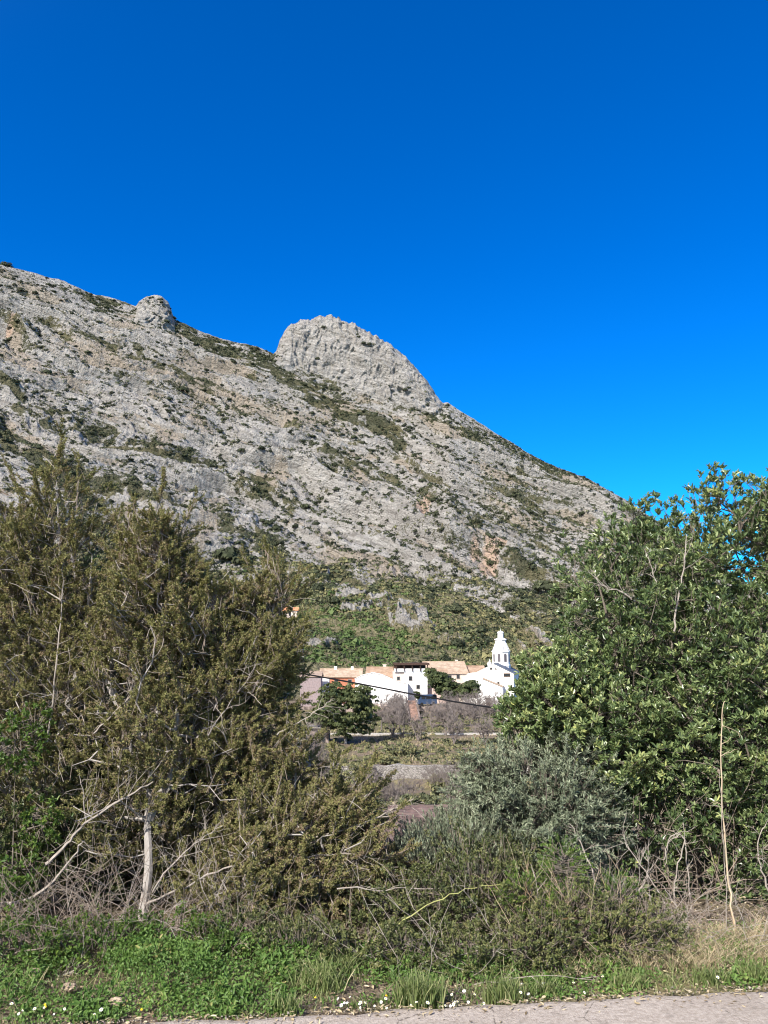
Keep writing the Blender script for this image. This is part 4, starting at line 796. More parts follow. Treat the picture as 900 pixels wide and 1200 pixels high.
JU.append(sp_juniper('juniper', 'shaded juniper thicket between the trunks low on the left', [
    (60, 1040, 6.3, 130, 800, 6.3, W((0, 90), (.5, 90), (1, 60))), (250, 1060, 6.2, 260, 820, 6.3, W((0, 90), (.5, 90), (1, 50))), (360, 1080, 6.1, 365, 970, 6.1, W((0, 60), (.5, 50), (1, 30)))],
    at(150, 1100, 6.3), [[at(150, 1100, 6.3), at(150, 1000, 6.3), at(120, 850, 6.3)], [at(150, 1090, 6.3), at(240, 1000, 6.3), at(260, 850, 6.3)], [at(150, 1090, 6.3), at(300, 1060, 6.2), at(390, 980, 6.1)]], 4600, .03, 5, .5, 36))

def leafy(name, label, cat, blobs, n, mat, ll, lw, k, L, base, stems, tint=.5, shape='oval', rt=.05, tgt=600, spread=.9, rosette=True, seed=0, up=.3, tipr=.003, inner=.5, tjit=.16, dup=0., amp=.28, bark=None, gap=-.5):
    base = np.array(base); t = thing(name, base, label, cat); C, D, kb = blob_pts(blobs, n, inner, amp, seed); D = nrm(D + np.array([0, -.1, dup]))
    nz = fbm(C[:, 0] * 2.7 + seed, C[:, 2] * 2.7 + C[:, 1] * 1.5, 3, 300 + seed); q = nz > gap - .2 * RNG.random(len(C)); C, D = C[q], D[q]
    cl = pn(C[:, 0] * 4 + seed, C[:, 2] * 4 + C[:, 1] * 2, 78); tt = np.clip(tint + .18 * cl + RNG.normal(0, tjit * .6, len(C)), .02, 1)
    Ls = RNG.uniform(.6, 1.4, len(C)) * L; mb = MB(); sprays(mb, C, D, k, Ls, ll, lw, tt, tjit, spread, shape, up, .15, rosette); mb.build('foliage', mat, t, base)
    mb = MB(); ids = RNG.choice(len(C), min(len(C), tgt), replace=False); grow(mb, [(s_, [rt * (1 - .95 * i / (len(s_) - 1)) for i in range(len(s_))]) for s_ in stems], C[ids], tipr, .42, .3, .12, .35, rt * .7, 4); twigs(mb, C, D, Ls, .002, .6)
    mb.build('trunk', bark or m_bark2, t, base); return t
Yc = 6.3
crown = [(858, 655, Yc, 88, 70, .7), (800, 660, Yc, 55, 45, .5), (735, 705, Yc, 66, 70, .6), (693, 672, Yc, 32, 34, .35), (694, 722, Yc, 32, 50, .35), (686, 770, Yc, 26, 30, .3), (950, 640, Yc, 80, 80, .7), (795, 770, Yc - .1, 105, 80, .75), (725, 790, Yc - .1, 62, 62, .55), (880, 770, Yc - .1, 90, 90, .75),
         (735, 860, Yc - .2, 85, 70, .6), (825, 880, Yc - .2, 105, 90, .7), (900, 890, Yc - .2, 80, 110, .7), (770, 960, Yc - .2, 80, 50, .55), (880, 980, Yc - .3, 60, 50, .5), (708, 930, Yc - .1, 50, 60, .45), (970, 850, Yc, 80, 160, .8),
         (848, 578, Yc, 17, 24, .15), (822, 598, Yc, 18, 18, .15), (745, 607, Yc, 9, 20, .08), (752, 640, Yc, 18, 20, .15), (772, 622, Yc, 18, 20, .15), (893, 582, Yc, 20, 26, .2), (683, 640, Yc, 15, 16, .12), (716, 632, Yc, 12, 16, .1), (870, 600, Yc, 30, 20, .3)]
crown += [(b_[0], b_[1], b_[2] + .9, b_[3] * .85, b_[4] * .85, .5) for b_ in crown[:15]]
leafy('broadleaf_tree', 'large glossy leaved evergreen tree filling the right side against the sky', 'tree', crown, 14000, m_carob, .046, .016, 13, .075, at(820, 1080, 6.3),
      [[at(820, 1085, 6.3), at(815, 1000, 6.35), at(800, 880, 6.4), at(800, 760, 6.4), at(845, 620, 6.35)], [at(815, 1000, 6.35), at(740, 900, 6.3), at(720, 760, 6.3), at(700, 680, 6.3)], [at(800, 880, 6.4), at(880, 780, 6.3), at(900, 640, 6.3)], [at(820, 1060, 6.3), at(900, 960, 6.2), at(940, 800, 6.3)]], .5, rt=.045, tgt=900, seed=3, inner=.5, gap=-.14, amp=.5, up=.65, dup=.45, bark=m_bark2)
leafy('evergreen_shrub', 'rounded leafy shrub lobe at the church end of the big evergreen tree', 'shrub', [(650, 835, 5.9, 48, 48, .4), (690, 850, 5.9, 50, 50, .4), (634, 808, 5.9, 16, 22, .15), (622, 786, 5.9, 8, 14, .08), (668, 790, 5.9, 24, 30, .2), (616, 846, 5.9, 24, 20, .2), (700, 900, 5.9, 44, 50, .4)], 2200, m_carob, .044, .016, 13, .07, at(690, 1075, 5.9),
      [[at(690, 1078, 5.9), at(685, 980, 5.9), at(660, 860, 5.9), at(625, 805, 5.9)], [at(685, 980, 5.9), at(700, 880, 5.9)]], .6, rt=.02, tgt=350, seed=5, bark=m_bark2, up=.65, dup=.45)
leafy('wild_olive', 'grey green wild olive shrub between the village gap and the big evergreen', 'shrub', [(605, 912, 5.7, 48, 38, .4), (640, 950, 5.6, 75, 62, .5), (570, 935, 5.7, 36, 34, .3), (665, 905, 5.7, 40, 50, .35), (610, 1000, 5.6, 80, 45, .5), (560, 900, 5.7, 18, 14, .15)], 3600, m_olive, .034, .0085, 20, .09, at(625, 1085, 5.6),
      [[at(625, 1088, 5.6), at(625, 1000, 5.6), at(610, 920, 5.7)], [at(625, 1060, 5.6), at(660, 980, 5.6), at(670, 900, 5.7)], [at(625, 1060, 5.6), at(580, 980, 5.65), at(565, 920, 5.7)]], .5, 'dia', .02, 420, .85, False, 7, .25, dup=.35, inner=.3)
leafy('broom_bush', 'pale green broom bush with upright shoots right of the ploughed field', 'shrub', [(528, 1004, 5.5, 50, 30, .35), (490, 1014, 5.4, 36, 24, .3), (555, 1000, 5.5, 40, 30, .3), (530, 985, 5.5, 20, 14, .2)], 1500, m_olive, .03, .006, 22, .12, at(520, 1090, 5.4),
      [[at(520, 1092, 5.4), at(520, 1040, 5.4), at(515, 990, 5.45)], [at(520, 1080, 5.4), at(560, 1010, 5.4)]], .55, 'dia', .012, 250, .55, False, 9, .4, dup=.9, inner=.2)
leafy('lentisk_bush', 'dark small leaved bush in the bottom centre behind the grass tuft', 'shrub', [(560, 1060, 5.0, 80, 55, .45), (500, 1070, 5.0, 60, 45, .4), (620, 1080, 5.05, 60, 50, .4), (460, 1085, 5.0, 50, 38, .35), (600, 1030, 5.1, 60, 30, .3), (545, 1105, 4.9, 70, 32, .35)], 3300, m_lent, .019, .0085, 18, .075, at(555, 1130, 4.9),
      [[at(555, 1135, 4.85), at(550, 1080, 4.95), at(520, 1040, 5.0)], [at(555, 1130, 4.85), at(610, 1060, 5.0)], [at(555, 1135, 4.85), at(480, 1080, 5)]], .58, rt=.014, tgt=500, seed=11, tipr=.0018)
leafy('low_scrub_bush', 'low brownish green bush at the verge below the wild olive', 'shrub', [(640, 1112, 4.45, 60, 36, .25), (700, 1104, 4.5, 60, 36, .25), (600, 1124, 4.42, 50, 30, .2), (755, 1096, 4.6, 50, 28, .2), (660, 1070, 4.6, 50, 30, .2)], 2200, m_lent, .016, .007, 16, .06, at(650, 1145, 4.55), [[at(650, 1146, 4.55), at(660, 1110, 4.65)], [at(655, 1146, 4.55), at(720, 1105, 4.7)]], .7, rt=.008, tgt=260, seed=21, tipr=.0016, gap=-.25)
leafy('low_scrub_bush', 'low dark bush at the verge left of the full grass tuft', 'shrub', [(420, 1120, 4.46, 50, 34, .2), (350, 1124, 4.46, 55, 30, .2), (480, 1128, 4.4, 40, 28, .2), (290, 1108, 4.6, 50, 30, .2), (545, 1130, 4.4, 45, 28, .2)], 2000, m_lent, .017, .008, 16, .06, at(390, 1158, 4.5), [[at(390, 1158, 4.5), at(380, 1125, 4.6)], [at(385, 1158, 4.5), at(450, 1128, 4.6)]], .6, rt=.008, tgt=260, seed=22, tipr=.0016, gap=-.35)
leafy('low_scrub_bush', 'low mixed green bush at the verge at the far left', 'shrub', [(30, 1124, 4.45, 60, 30, .2), (110, 1118, 4.5, 60, 28, .2), (190, 1112, 4.6, 60, 34, .2), (250, 1118, 4.5, 40, 26, .2)], 1500, m_bright, .018, .009, 14, .06, at(80, 1155, 4.5), [[at(80, 1156, 4.5), at(60, 1120, 4.6)], [at(82, 1156, 4.5), at(150, 1115, 4.65)]], .55, rt=.008, tgt=200, seed=23, tipr=.0016, gap=-.2)
leafy('lentisk_bush', 'dark bush under the low juniper left of the grass tuft', 'shrub', [(370, 1100, 5.1, 70, 36, .4), (300, 1090, 5.1, 55, 36, .4), (420, 1100, 5.0, 40, 36, .3)], 1500, m_lent, .019, .0085, 16, .07, at(360, 1135, 5.0), [[at(360, 1138, 5.0), at(360, 1100, 5.1)], [at(360, 1135, 5.0), at(420, 1090, 5.0)]], .33, rt=.01, tgt=200, seed=12, tipr=.0018, gap=-.2)
leafy('lentisk_bush', 'dark bush with a few bright leaves at the bottom left edge', 'shrub', [(20, 940, 5.5, 70, 70, .4), (100, 960, 5.8, 60, 60, .4), (40, 1040, 5.5, 80, 60, .4), (110, 1060, 5.9, 60, 50, .35), (200, 1040, 6.0, 50, 60, .35)], 2600, m_lent, .026, .013, 14, .08, at(60, 1125, 5.4), [[at(60, 1128, 5.4), at(50, 1040, 5.5), at(20, 940, 5.5)], [at(60, 1120, 5.4), at(100, 1000, 5.6)]], .42, rt=.02, tgt=350, seed=13, gap=-.15)
leafy('sapling', 'bright green young shoots at the left edge beside the tall juniper', 'sapling', [(18, 872, 5.2, 26, 22, .2), (40, 850, 5.2, 14, 12, .1), (8, 1080, 4.9, 22, 40, .2), (50, 960, 5.15, 12, 20, .1), (20, 1020, 5.1, 18, 20, .15)], 300, m_bright, .028, .016, 12, .07, at(10, 1130, 5.0), [[at(10, 1132, 5.0), at(15, 1000, 5.1), at(18, 880, 5.2)]], .55, rt=.008, tgt=120, seed=14, tipr=.0015)
leafy('sapling', 'bright yellow green weed shoots in front of the wild olive', 'sapling', [(660, 1030, 4.75, 16, 40, .14), (668, 1085, 4.6, 30, 34, .2), (725, 1065, 4.7, 26, 30, .15), (615, 1060, 4.7, 24, 34, .15)], 700, m_bright, .02, .008, 14, .07, at(665, 1130, 4.9), [[at(665, 1132, 4.9), at(662, 1080, 4.9), at(660, 1010, 4.95)]], .6, 'dia', .005, 120, .6, False, 15, .5, tipr=.0013)
leafy('broadleaf_bush', 'dark glossy bush under the big evergreen at the bottom right edge', 'shrub', [(890, 1040, 5.9, 50, 36, .3), (830, 1050, 6.6, 70, 40, .3), (740, 1040, 6.6, 70, 50, .3), (920, 980, 6.8, 80, 70, .3)], 900, m_carob, .04, .018, 12, .07, at(880, 1085, 5.9), [[at(880, 1090, 5.9), at(885, 1030, 5.9)], [at(870, 1090, 6), at(800, 1040, 6.5)]], .28, rt=.015, tgt=160, seed=16)

# ---- dead wood
def dead_branch(label, pts, r0, ntw, tl=.3, name='dead_branch', mat=None, cat='dead branch', r1=.35, jag=.004, tr=.0022):
    P_ = [at(*p) for p in pts]; base = P_[0]; t = thing(name, base, label, cat); mb = MB(); r0 *= .8; Q, rr_ = polytube(mb, P_, list(np.linspace(r0, r0 * r1, len(P_))), 6, .5, jag, 5); mb.build('stem', mat or m_dead, t, base)
    if ntw:
        mb = MB(); ax = nrm(Q[-1] - Q[0])
        for _ in range(ntw):
            k = RNG.integers(len(Q) // 5, len(Q)); q = Q[k]; d_ = nrm(ax * .6 + rnd3(1)[0] * np.array([1, .7, 1]) * .9); L_ = tl * RNG.uniform(.3, 1); p = q; rad = min(tr, rr_[k] * .7)
            for j in range(4):
                d_ = nrm(d_ + rnd3(1)[0] * .35); p2 = p + d_ * L_ / 4; tubes(mb, p, p2, [rad * (1 - j * .2)], [rad * (1 - (j + 1) * .2)], 4)
                if j and RNG.random() < .7: s_ = nrm(d_ + rnd3(1)[0] * .9); tubes(mb, p, p + s_ * L_ * .3, [rad * .6], [rad * .3], 3)
                p = p2
        mb.build('twigs', mat or m_dead, t, base)
    return t
dead_branch('thick pale dead branch hooked upward at the lower left', [(-10, 1062, 4.95), (32, 1054, 4.95), (60, 1035, 4.95), (82, 1008, 4.95), (97, 985, 4.95)], .014, 6, .25)
dead_branch('pale forked dead branch rising to the juniper trunk', [(55, 1012, 5.0), (78, 990, 5.0), (100, 965, 5.0), (140, 938, 5.05), (178, 917, 5.1)], .013, 16, .4)
dead_branch('thin vertical dead twig above the hooked branch', [(100, 960, 5.0), (98, 930, 5.0), (92, 905, 5.0)], .005, 5, .15)
dead_branch('arched grey dead branch above the green weeds at left', [(25, 1122, 4.7), (58, 1103, 4.7), (85, 1094, 4.7), (115, 1094, 4.75)], .009, 8, .2)
dead_branch('short bleached stick lying on the weeds at left', [(40, 1134, 4.6), (62, 1131, 4.6), (95, 1130, 4.6)], .008, 3, .15)
dead_branch('grey fallen branch in the corner at the bottom left', [(-20, 1180, 4.15), (10, 1166, 4.2), (45, 1155, 4.25), (90, 1135, 4.3)], .011, 12, .3)
dead_branch('long white dead limb across the low juniper', [(170, 1060, 4.95), (215, 1040, 4.95), (262, 1018, 4.95), (310, 1008, 5.0), (360, 1003, 5.0), (420, 1000, 5)], .008, 22, .35)
dead_branch('bare stem crossing the trunk of the twin spired juniper', [(178, 1045, 4.95), (205, 1010, 4.95), (235, 985, 5.0), (262, 965, 5.0)], .007, 16, .3)
dead_branch('straight horizontal dead twig in the bottom centre', [(395, 1040, 4.85), (440, 1042, 4.85), (500, 1041, 4.85), (545, 1038, 4.85)], .005, 12, .14)
dead_branch('pale dead limb sticking out toward the ploughed field', [(330, 990, 5.1), (385, 978, 5.1), (430, 962, 5.1), (462, 948, 5.1), (485, 936, 5.1)], .008, 22, .25)
dead_branch('bare upright limb inside the middle of the twin spired juniper', [(150, 752, 5.2), (143, 715, 5.22), (152, 690, 5.25), (158, 678, 5.25)], .011, 4, .15)
dead_branch('grey bare limb pointing up through the left juniper', [(55, 870, 5.3), (66, 780, 5.3), (72, 720, 5.35), (74, 660, 5.35)], .008, 14, .3)
dead_branch('bleached limb low in the leaning juniper', [(325, 860, 5.3), (348, 848, 5.3), (372, 832, 5.3), (388, 820, 5.3)], .006, 12, .2)
dead_branch('silvery twiggy limb below the twin spires', [(110, 860, 5.1), (135, 835, 5.1), (165, 800, 5.1), (180, 770, 5.1)], .006, 18, .3)
dead_branch('branching dead twig in front of the leaning juniper', [(235, 880, 5.15), (250, 850, 5.15), (275, 815, 5.2), (300, 780, 5.2)], .006, 18, .3)
dead_branch('straight leaning dead stem below the wild olive', [(715, 1075, 4.95), (700, 1040, 5.0), (688, 1005, 5.05), (668, 965, 5.1)], .009, 5, .2)
dead_branch('long dead stick leaning left under the big evergreen', [(808, 1102, 4.8), (785, 1070, 4.85), (765, 1035, 4.9), (742, 1000, 4.95), (728, 985, 5)], .006, 10, .3)
dead_branch('second thinner leaning stick under the big evergreen', [(820, 1104, 4.85), (798, 1070, 4.9), (778, 1040, 4.95)], .005, 6, .25)
dead_branch('crooked white branch in the dark hollow under the big evergreen', [(797, 1100, 5.3), (790, 1060, 5.3), (793, 1020, 5.3), (802, 985, 5.3), (785, 980, 5.3), (778, 1005, 5.3)], .008, 8, .2)
dead_branch('arched bare shoot in the dark hollow right of centre', [(812, 1075, 5.4), (806, 1030, 5.4), (803, 985, 5.4), (795, 979, 5.4), (783, 990, 5.4), (780, 1015, 5.4)], .006, 8, .2)
dead_branch('forked pale stick left of the dark hollow', [(735, 1065, 5.2), (752, 1040, 5.2), (760, 1020, 5.2), (757, 1000, 5.2)], .008, 7, .22)
dead_branch('bare fork at the left of the big evergreen crown', [(740, 702, 5.75), (725, 692, 5.72), (710, 688, 5.7), (690, 670, 5.7)], .008, 7, .22)
dead_branch('bare limb in a gap of the big evergreen crown', [(790, 740, 5.7), (795, 700, 5.7), (802, 660, 5.7), (804, 625, 5.72)], .009, 9, .25)
dead_branch('pale bare limb among the leaves right of the crown gap', [(770, 690, 5.7), (765, 668, 5.7), (757, 650, 5.7)], .006, 6, .2)
dead_branch('curved bare branches at the right edge under the leaves', [(905, 1060, 5.3), (893, 1020, 5.3), (888, 990, 5.3), (898, 965, 5.3)], .008, 8, .25)
dead_branch('tall dry cane with an orange brown foot at the right', [(864, 1103, 4.75), (857, 1060, 4.8), (851, 1000, 4.85), (846, 930, 4.9), (845, 860, 4.95), (849, 820, 5)], .0085, 5, .15, 'dry_cane', m_stalk, 'cane', .3)
dead_branch('thin dry stem standing beside the tall orange footed cane', [(852, 1100, 4.8), (850, 1040, 4.8), (846, 960, 4.85), (842, 900, 4.9)], .0035, 6, .15, 'dry_cane', m_dead, 'cane')
dead_branch('long arching yellow green stem in the bottom centre', [(385, 1150, 4.45), (410, 1128, 4.5), (455, 1090, 4.55), (500, 1062, 4.6), (545, 1042, 4.65), (590, 1036, 4.7)], .006, 4, .12, 'arching_stem', m_green_stem, 'stem')
dead_branch('pair of upright dry stems in front of the central bush', [(566, 1130, 4.7), (556, 1090, 4.75), (550, 1050, 4.8), (549, 1020, 4.8)], .005, 5, .2, 'dry_cane', m_dead, 'stem')
dead_branch('upright dry stem right beside the pair in front of the central bush', [(572, 1140, 4.6), (562, 1100, 4.7), (558, 1060, 4.75)], .0045, 5, .2, 'dry_cane', m_dead, 'stem')
dead_branch('thin straw stem standing left of the arching green one', [(292, 1130, 4.6), (288, 1090, 4.65), (286, 1060, 4.7)], .005, 2, .1, 'dry_cane', m_dry, 'stem')
def fan(label, c, n, L, spreadx, zup, mat, name='bramble', cat='bramble', r=.0022, w=.5, group=None, sag=.5, wy=.25):
    base = np.array(c, float); t = thing(name, base, label, cat, group); mb = MB()
    B = base + np.stack([RNG.uniform(-w, w, n), RNG.uniform(-wy, wy, n), np.zeros(n)], 1); D = nrm(np.stack([RNG.normal(0, spreadx, n), RNG.normal(0, .45, n), np.abs(RNG.normal(zup, .35, n))], 1)); Ln = L * RNG.uniform(.4, 1.1, n); P_ = B
    for j in range(8):
        D = nrm(D + RNG.normal(size=(n, 3)) * .17 - np.array([0, 0, sag * .12])); P2 = P_ + D * (Ln / 8)[:, None]; P2[:, 2] = np.maximum(P2[:, 2], .012); tubes(mb, P_, P2, np.full(n, r * (1 - j * .09)), np.full(n, r * (1 - (j + 1) * .09)), 4, RNG.random(n))
        if j > 1:
            k = RNG.random(n) < .5; sd = nrm(D[k] + rnd3(k.sum()) * .8); tubes(mb, P_[k], P_[k] + sd * (Ln[k] * .16)[:, None], np.full(k.sum(), r * .6), np.full(k.sum(), r * .3), 3)
        P_ = P2
    mb.build('stems', mat, t, base); return t
g0 = lambda px, py: gnd(px, py)
fan('heap of thin brown dead stems fanned out left of the grass tuft', g0(490, 1128), 34, .65, 1.1, .3, m_dead, w=.3)
fan('fallen grey sticks spread above the white flowers', g0(560, 1132), 26, .6, 1.3, .15, m_dead, w=.35, r=.003)
fan('brown twiggy bramble in front of the wild olive', g0(690, 1106), 150, .55, .5, 1.0, m_twig, w=.42)
fan('grey tangle of dead bramble under the big evergreen', g0(770, 1100), 130, .5, 1.0, .5, m_dead, w=.5)
fan('tangled bare brambles at the bottom right edge', g0(880, 1090), 110, .48, 1.0, .5, m_twig, w=.45)
fan('reddish brown upright dry stems right of the central bush', g0(665, 1112), 90, .55, .3, 1.2, m_stalk, w=.32, r=.0018)
fan('dead twig tangle around the foot of the leaning juniper', g0(330, 1112), 110, .5, .9, .6, m_twig, w=.55)
fan('dead twig tangle around the pale juniper trunk', g0(190, 1100), 90, .6, .8, .8, m_dead, w=.45)
fan('grey tangle of fine dead twigs in the dark hollow at left', g0(80, 1110), 180, .7, .9, .8, m_twig, w=.5)
fan('curved dead shoots in the dark hollow under the evergreen', [*at(800, 1040, 5.9)[:2], 0], 90, 1.1, .8, 1.0, m_twig, w=.6, r=.004)
# fine dead twigs inside the junipers
for (t_, C, D), lab in zip(JU[:4], ['a', 'b', 'c', 'd']):
    k = RNG.choice(len(C), 900, replace=False); mb = MB(); P_ = C[k] - D[k] * .15; d_ = nrm(D[k] + rnd3(900) * .9)
    for j in range(4):
        d_ = nrm(d_ + rnd3(900) * .4); P2 = P_ + d_ * .05; tubes(mb, P_, P2, np.full(900, .0022), np.full(900, .0016), 3); P_ = P2
    mb.build('dead_twigs', m_dead, t_, np.array(t_.location))

# ---- verge
def gpts(n, x0, x1, d0, d1):
    x = RNG.uniform(x0, x1, n); y = road_edge(x) + RNG.uniform(d0, d1, n); return np.stack([x, y, 0 * x], 1)
def pxx(P_): return project(P_)[0]
P_ = gpts(52000, -3.0, 3.3, .02, 1.5); px = pxx(P_); dst = P_[:, 1] - road_edge(P_[:, 0]); nz = fbm(P_[:, 0] * 2.2, P_[:, 1] * 3.5, 3, 401)
dens = np.interp(px, [0, 300, 420, 600, 760, 900], [.55, .7, 1, .9, .8, .75]) * ss(0, .12, dst + .05 * nz) * (1 - .95 * ss(.3, .6, dst)) * (.1 + 1.0 * ss(-.25, .25, nz)) * (.35 + .65 * ss(-.2, .2, pn(P_[:, 0] * 9, P_[:, 1] * 9, 441))); k = RNG.random(len(P_)) < dens; P_ = P_[k]; nz = nz[k]; dst = dst[k]
mb = MB(); blades(mb, P_, RNG.gamma(2.2, .011, len(P_)) * (1 + .9 * nz) * np.interp(dst, [0, .2, 1], [.7, 1, .8]) + .01, .0036, RNG.uniform(.2, 1.3, len(P_)), np.clip(.45 + .25 * nz + RNG.normal(0, .16, len(P_)), 0, 1))
o = mb.build('verge_grass', m_grass); tag(o, 'short green grass along the road verge', 'grass', kind='stuff')
# broad-leaved weeds: mound at left, carpet elsewhere
P_ = gpts(26000, -3.2, 3.3, .03, .8); px = pxx(P_); dst = P_[:, 1] - road_edge(P_[:, 0])
mh = np.interp(px, [-60, 60, 110, 180, 250, 320, 380, 480, 640], [.03, .05, .09, .13, .12, .08, .05, .03, .03]) * ss(0, .5, dst) * (1 + .5 * fbm(P_[:, 0] * 3, P_[:, 1] * 3, 2, 410)); nz = fbm(P_[:, 0] * 2.4, P_[:, 1] * 2.4, 3, 411)
k = RNG.random(len(P_)) < np.interp(px, [0, 60, 120, 340, 420, 640, 900], [.35, .45, .8, .7, .5, .45, .3]) * (.12 + 1.0 * ss(-.35, .15, nz)); P_, mh, nz = P_[k], mh[k], nz[k]; P_[:, 2] = .02 + mh * RNG.random(len(P_)) ** .35
D = nrm(rnd3(len(P_)) + [0, 0, .25]); mb = MB(); leaves(mb, np.repeat(P_, 3, 0) + RNG.normal(size=(len(P_) * 3, 3)) * .01, nrm(np.repeat(D, 3, 0) * .5 + rnd3(len(P_) * 3)), nrm(rnd3(len(P_) * 3) * .5 + [0, -.3, 1]), np.repeat(.6 + .7 * ss(-.2, .3, pn(P_[:, 0] * 5, P_[:, 1] * 5, 431)), 3) * RNG.uniform(.012, .03, len(P_) * 3), RNG.uniform(.006, .016, len(P_) * 3), np.repeat(np.clip(.5 + .25 * pn(P_[:, 0] * 6, P_[:, 1] * 6, 432) + .2 * nz + RNG.normal(0, .15, len(P_)), 0, 1), 3), 'oval', .15)
k = RNG.random(len(P_)) < .25; tubes(mb, P_[k] * [1, 1, 0], P_[k], np.full(k.sum(), .001), np.full(k.sum(), .0008), 3, .6)
o = mb.build('creeping_weeds', m_weed); tag(o, 'bright green leafy weeds heaped along the verge at left', 'weeds', kind='stuff')
# straw on the right
P_ = gpts(15000, .9, 3.6, .28, .75); px = pxx(P_); nz = fbm(P_[:, 0] * 3, P_[:, 1] * 3, 3, 421); k = RNG.random(len(P_)) < np.interp(px, [560, 640, 700, 760, 900], [.0, .08, .3, 1, 1]) * (.5 + .7 * ss(-.3, .3, nz)); P_ = P_[k]
mb = MB(); blades(mb, P_, RNG.uniform(.03, .12, len(P_)), .0035, RNG.uniform(.4, 1.5, len(P_)), RNG.random(len(P_)) * .8 + .15); o = mb.build('dry_grass', m_dry); tag(o, 'pale dry straw grass behind the verge at the right', 'dry grass', kind='stuff')
# mixed rank growth at the foot of the hedge
P_ = gpts(2600, -3.2, 3.2, .25, .8); mb = MB(); blades(mb, P_, RNG.uniform(.04, .13, len(P_)), .003, RNG.uniform(.2, 1.2, len(P_)), np.clip(RNG.normal(.65, .25, len(P_)), 0, 1)); o = mb.build('rank_grass', m_grass); tag(o, 'taller rank grass at the foot of the roadside hedge', 'grass', kind='stuff')
# dead litter
P_ = gpts(6500, -3.2, 3.4, -.02, 1.4); P_[:900, 1] = road_edge(P_[:900, 0]) - RNG.gamma(1.2, .05, 900); P_[:900, 2] += .022; P_[:900] *= 1.0; mb = MB(); leaves(mb, P_ + [0, 0, .012], nrm(rnd3(len(P_)) * [1, 1, .2]), nrm(rnd3(len(P_)) * .5 + [0, 0, 1]), RNG.uniform(.01, .035, len(P_)), RNG.uniform(.003, .014, len(P_)), RNG.random(len(P_)), 'oval', .1)
o = mb.build('leaf_litter', m_dry); tag(o, 'dry leaf and twig litter on the soil of the verge', 'leaf litter', kind='stuff')
# tufts
def tuft(label, px, py, n, h, w, mat=m_grass, lean=.35, group=None):
    c_ = gnd(px, py); t_ = np.stack([np.clip(RNG.normal(0, w, n), -2 * w, 2 * w), np.clip(RNG.normal(0, w * .6, n), -1.1 * w, 1.1 * w), 0 * np.zeros(n)], 1); mb = MB(); blades(mb, t_, RNG.uniform(.45, 1.1, n) * h, .0055, RNG.uniform(.05, 1, n) * lean, np.clip(RNG.normal(.5, .17, n), 0, 1))
    o = mb.build('grass_tuft', mat); o.location = [float(v) for v in c_]; tag(o, label, 'grass tuft', group)
tuft('full bright green grass tuft in the bottom centre', 492, 1180, 500, .15, .05, lean=.6); tuft('second green grass tuft right of the full one', 592, 1176, 330, .13, .045, lean=.6); tuft('leaning green grass clump around the foot of the arching stem', 375, 1160, 220, .15, .06, lean=1.1)
tuft('low grass tuft beside the road left of the white flowers', 335, 1188, 120, .1, .035, lean=.8); tuft('tall loose grass clump at the right end of the weed mound', 395, 1140, 120, .15, .05, lean=1); tuft('green tuft where the straw grass begins', 735, 1158, 120, .09, .045, lean=.9)
tuft('green tuft near the right end of the verge', 830, 1152, 120, .09, .045, lean=.9); tuft('rounded grass tuft right of the flowers near the dead stems', 640, 1168, 140, .09, .04, lean=.8); tuft('green grass tuft at the far right corner of the verge', 890, 1150, 140, .1, .04, lean=.8)
# flowers
m_pet = flat_mat('white_petal', (.82, .82, .8), .6, .04, 20); m_yel = flat_mat('yellow_petal', (.75, .55, .03), .6, .05, 20)
def flower_mesh(mat, R_=.0075, h=.06):
    mb = MB(); a = np.arange(7) * 2 * math.pi / 7; D = np.stack([np.cos(a), np.sin(a), np.full(7, .35)], 1); B = np.tile([0, 0, h], (7, 1)) + D * .002
    leaves(mb, B, D, np.tile([0, 0, 1.], (7, 1)), R_, R_ * .7, .5, 'oval', .1); mb.M[-1] = 0
    n0_ = len(mb.M); tubes(mb, np.array([[0, 0, 0.]]), np.array([[0, 0, h]]), [.0012], [.001], 4); mb.M[n0_] = 1; mb.lathe([(.003, h), (.003, h + .004), (.001, h + .005)], [0, 0, 0], 6, m=2)
    o = mb.build('flower', [mat, m_weed, m_yel]); me = o.data; bpy.data.objects.remove(o); return me
fm = [flower_mesh(m_pet), flower_mesh(m_pet, .009, .05), flower_mesh(m_pet, .0065, .08)]; fy = flower_mesh(m_yel, .007, .07)
def flower(px, py, me, label, group, s=1.0):
    s *= .66
    o = bpy.data.objects.new('wild_flower', me); COL.objects.link(o); c_ = gnd(px, py); o.location = [float(c_[0]), float(c_[1]), .01]; o.scale = (s, s, s); o.rotation_euler = (float(RNG.uniform(.2, 1.0)), float(RNG.normal(0, .3)), float(RNG.uniform(-.6, .6))); tag(o, label, 'flower', group)
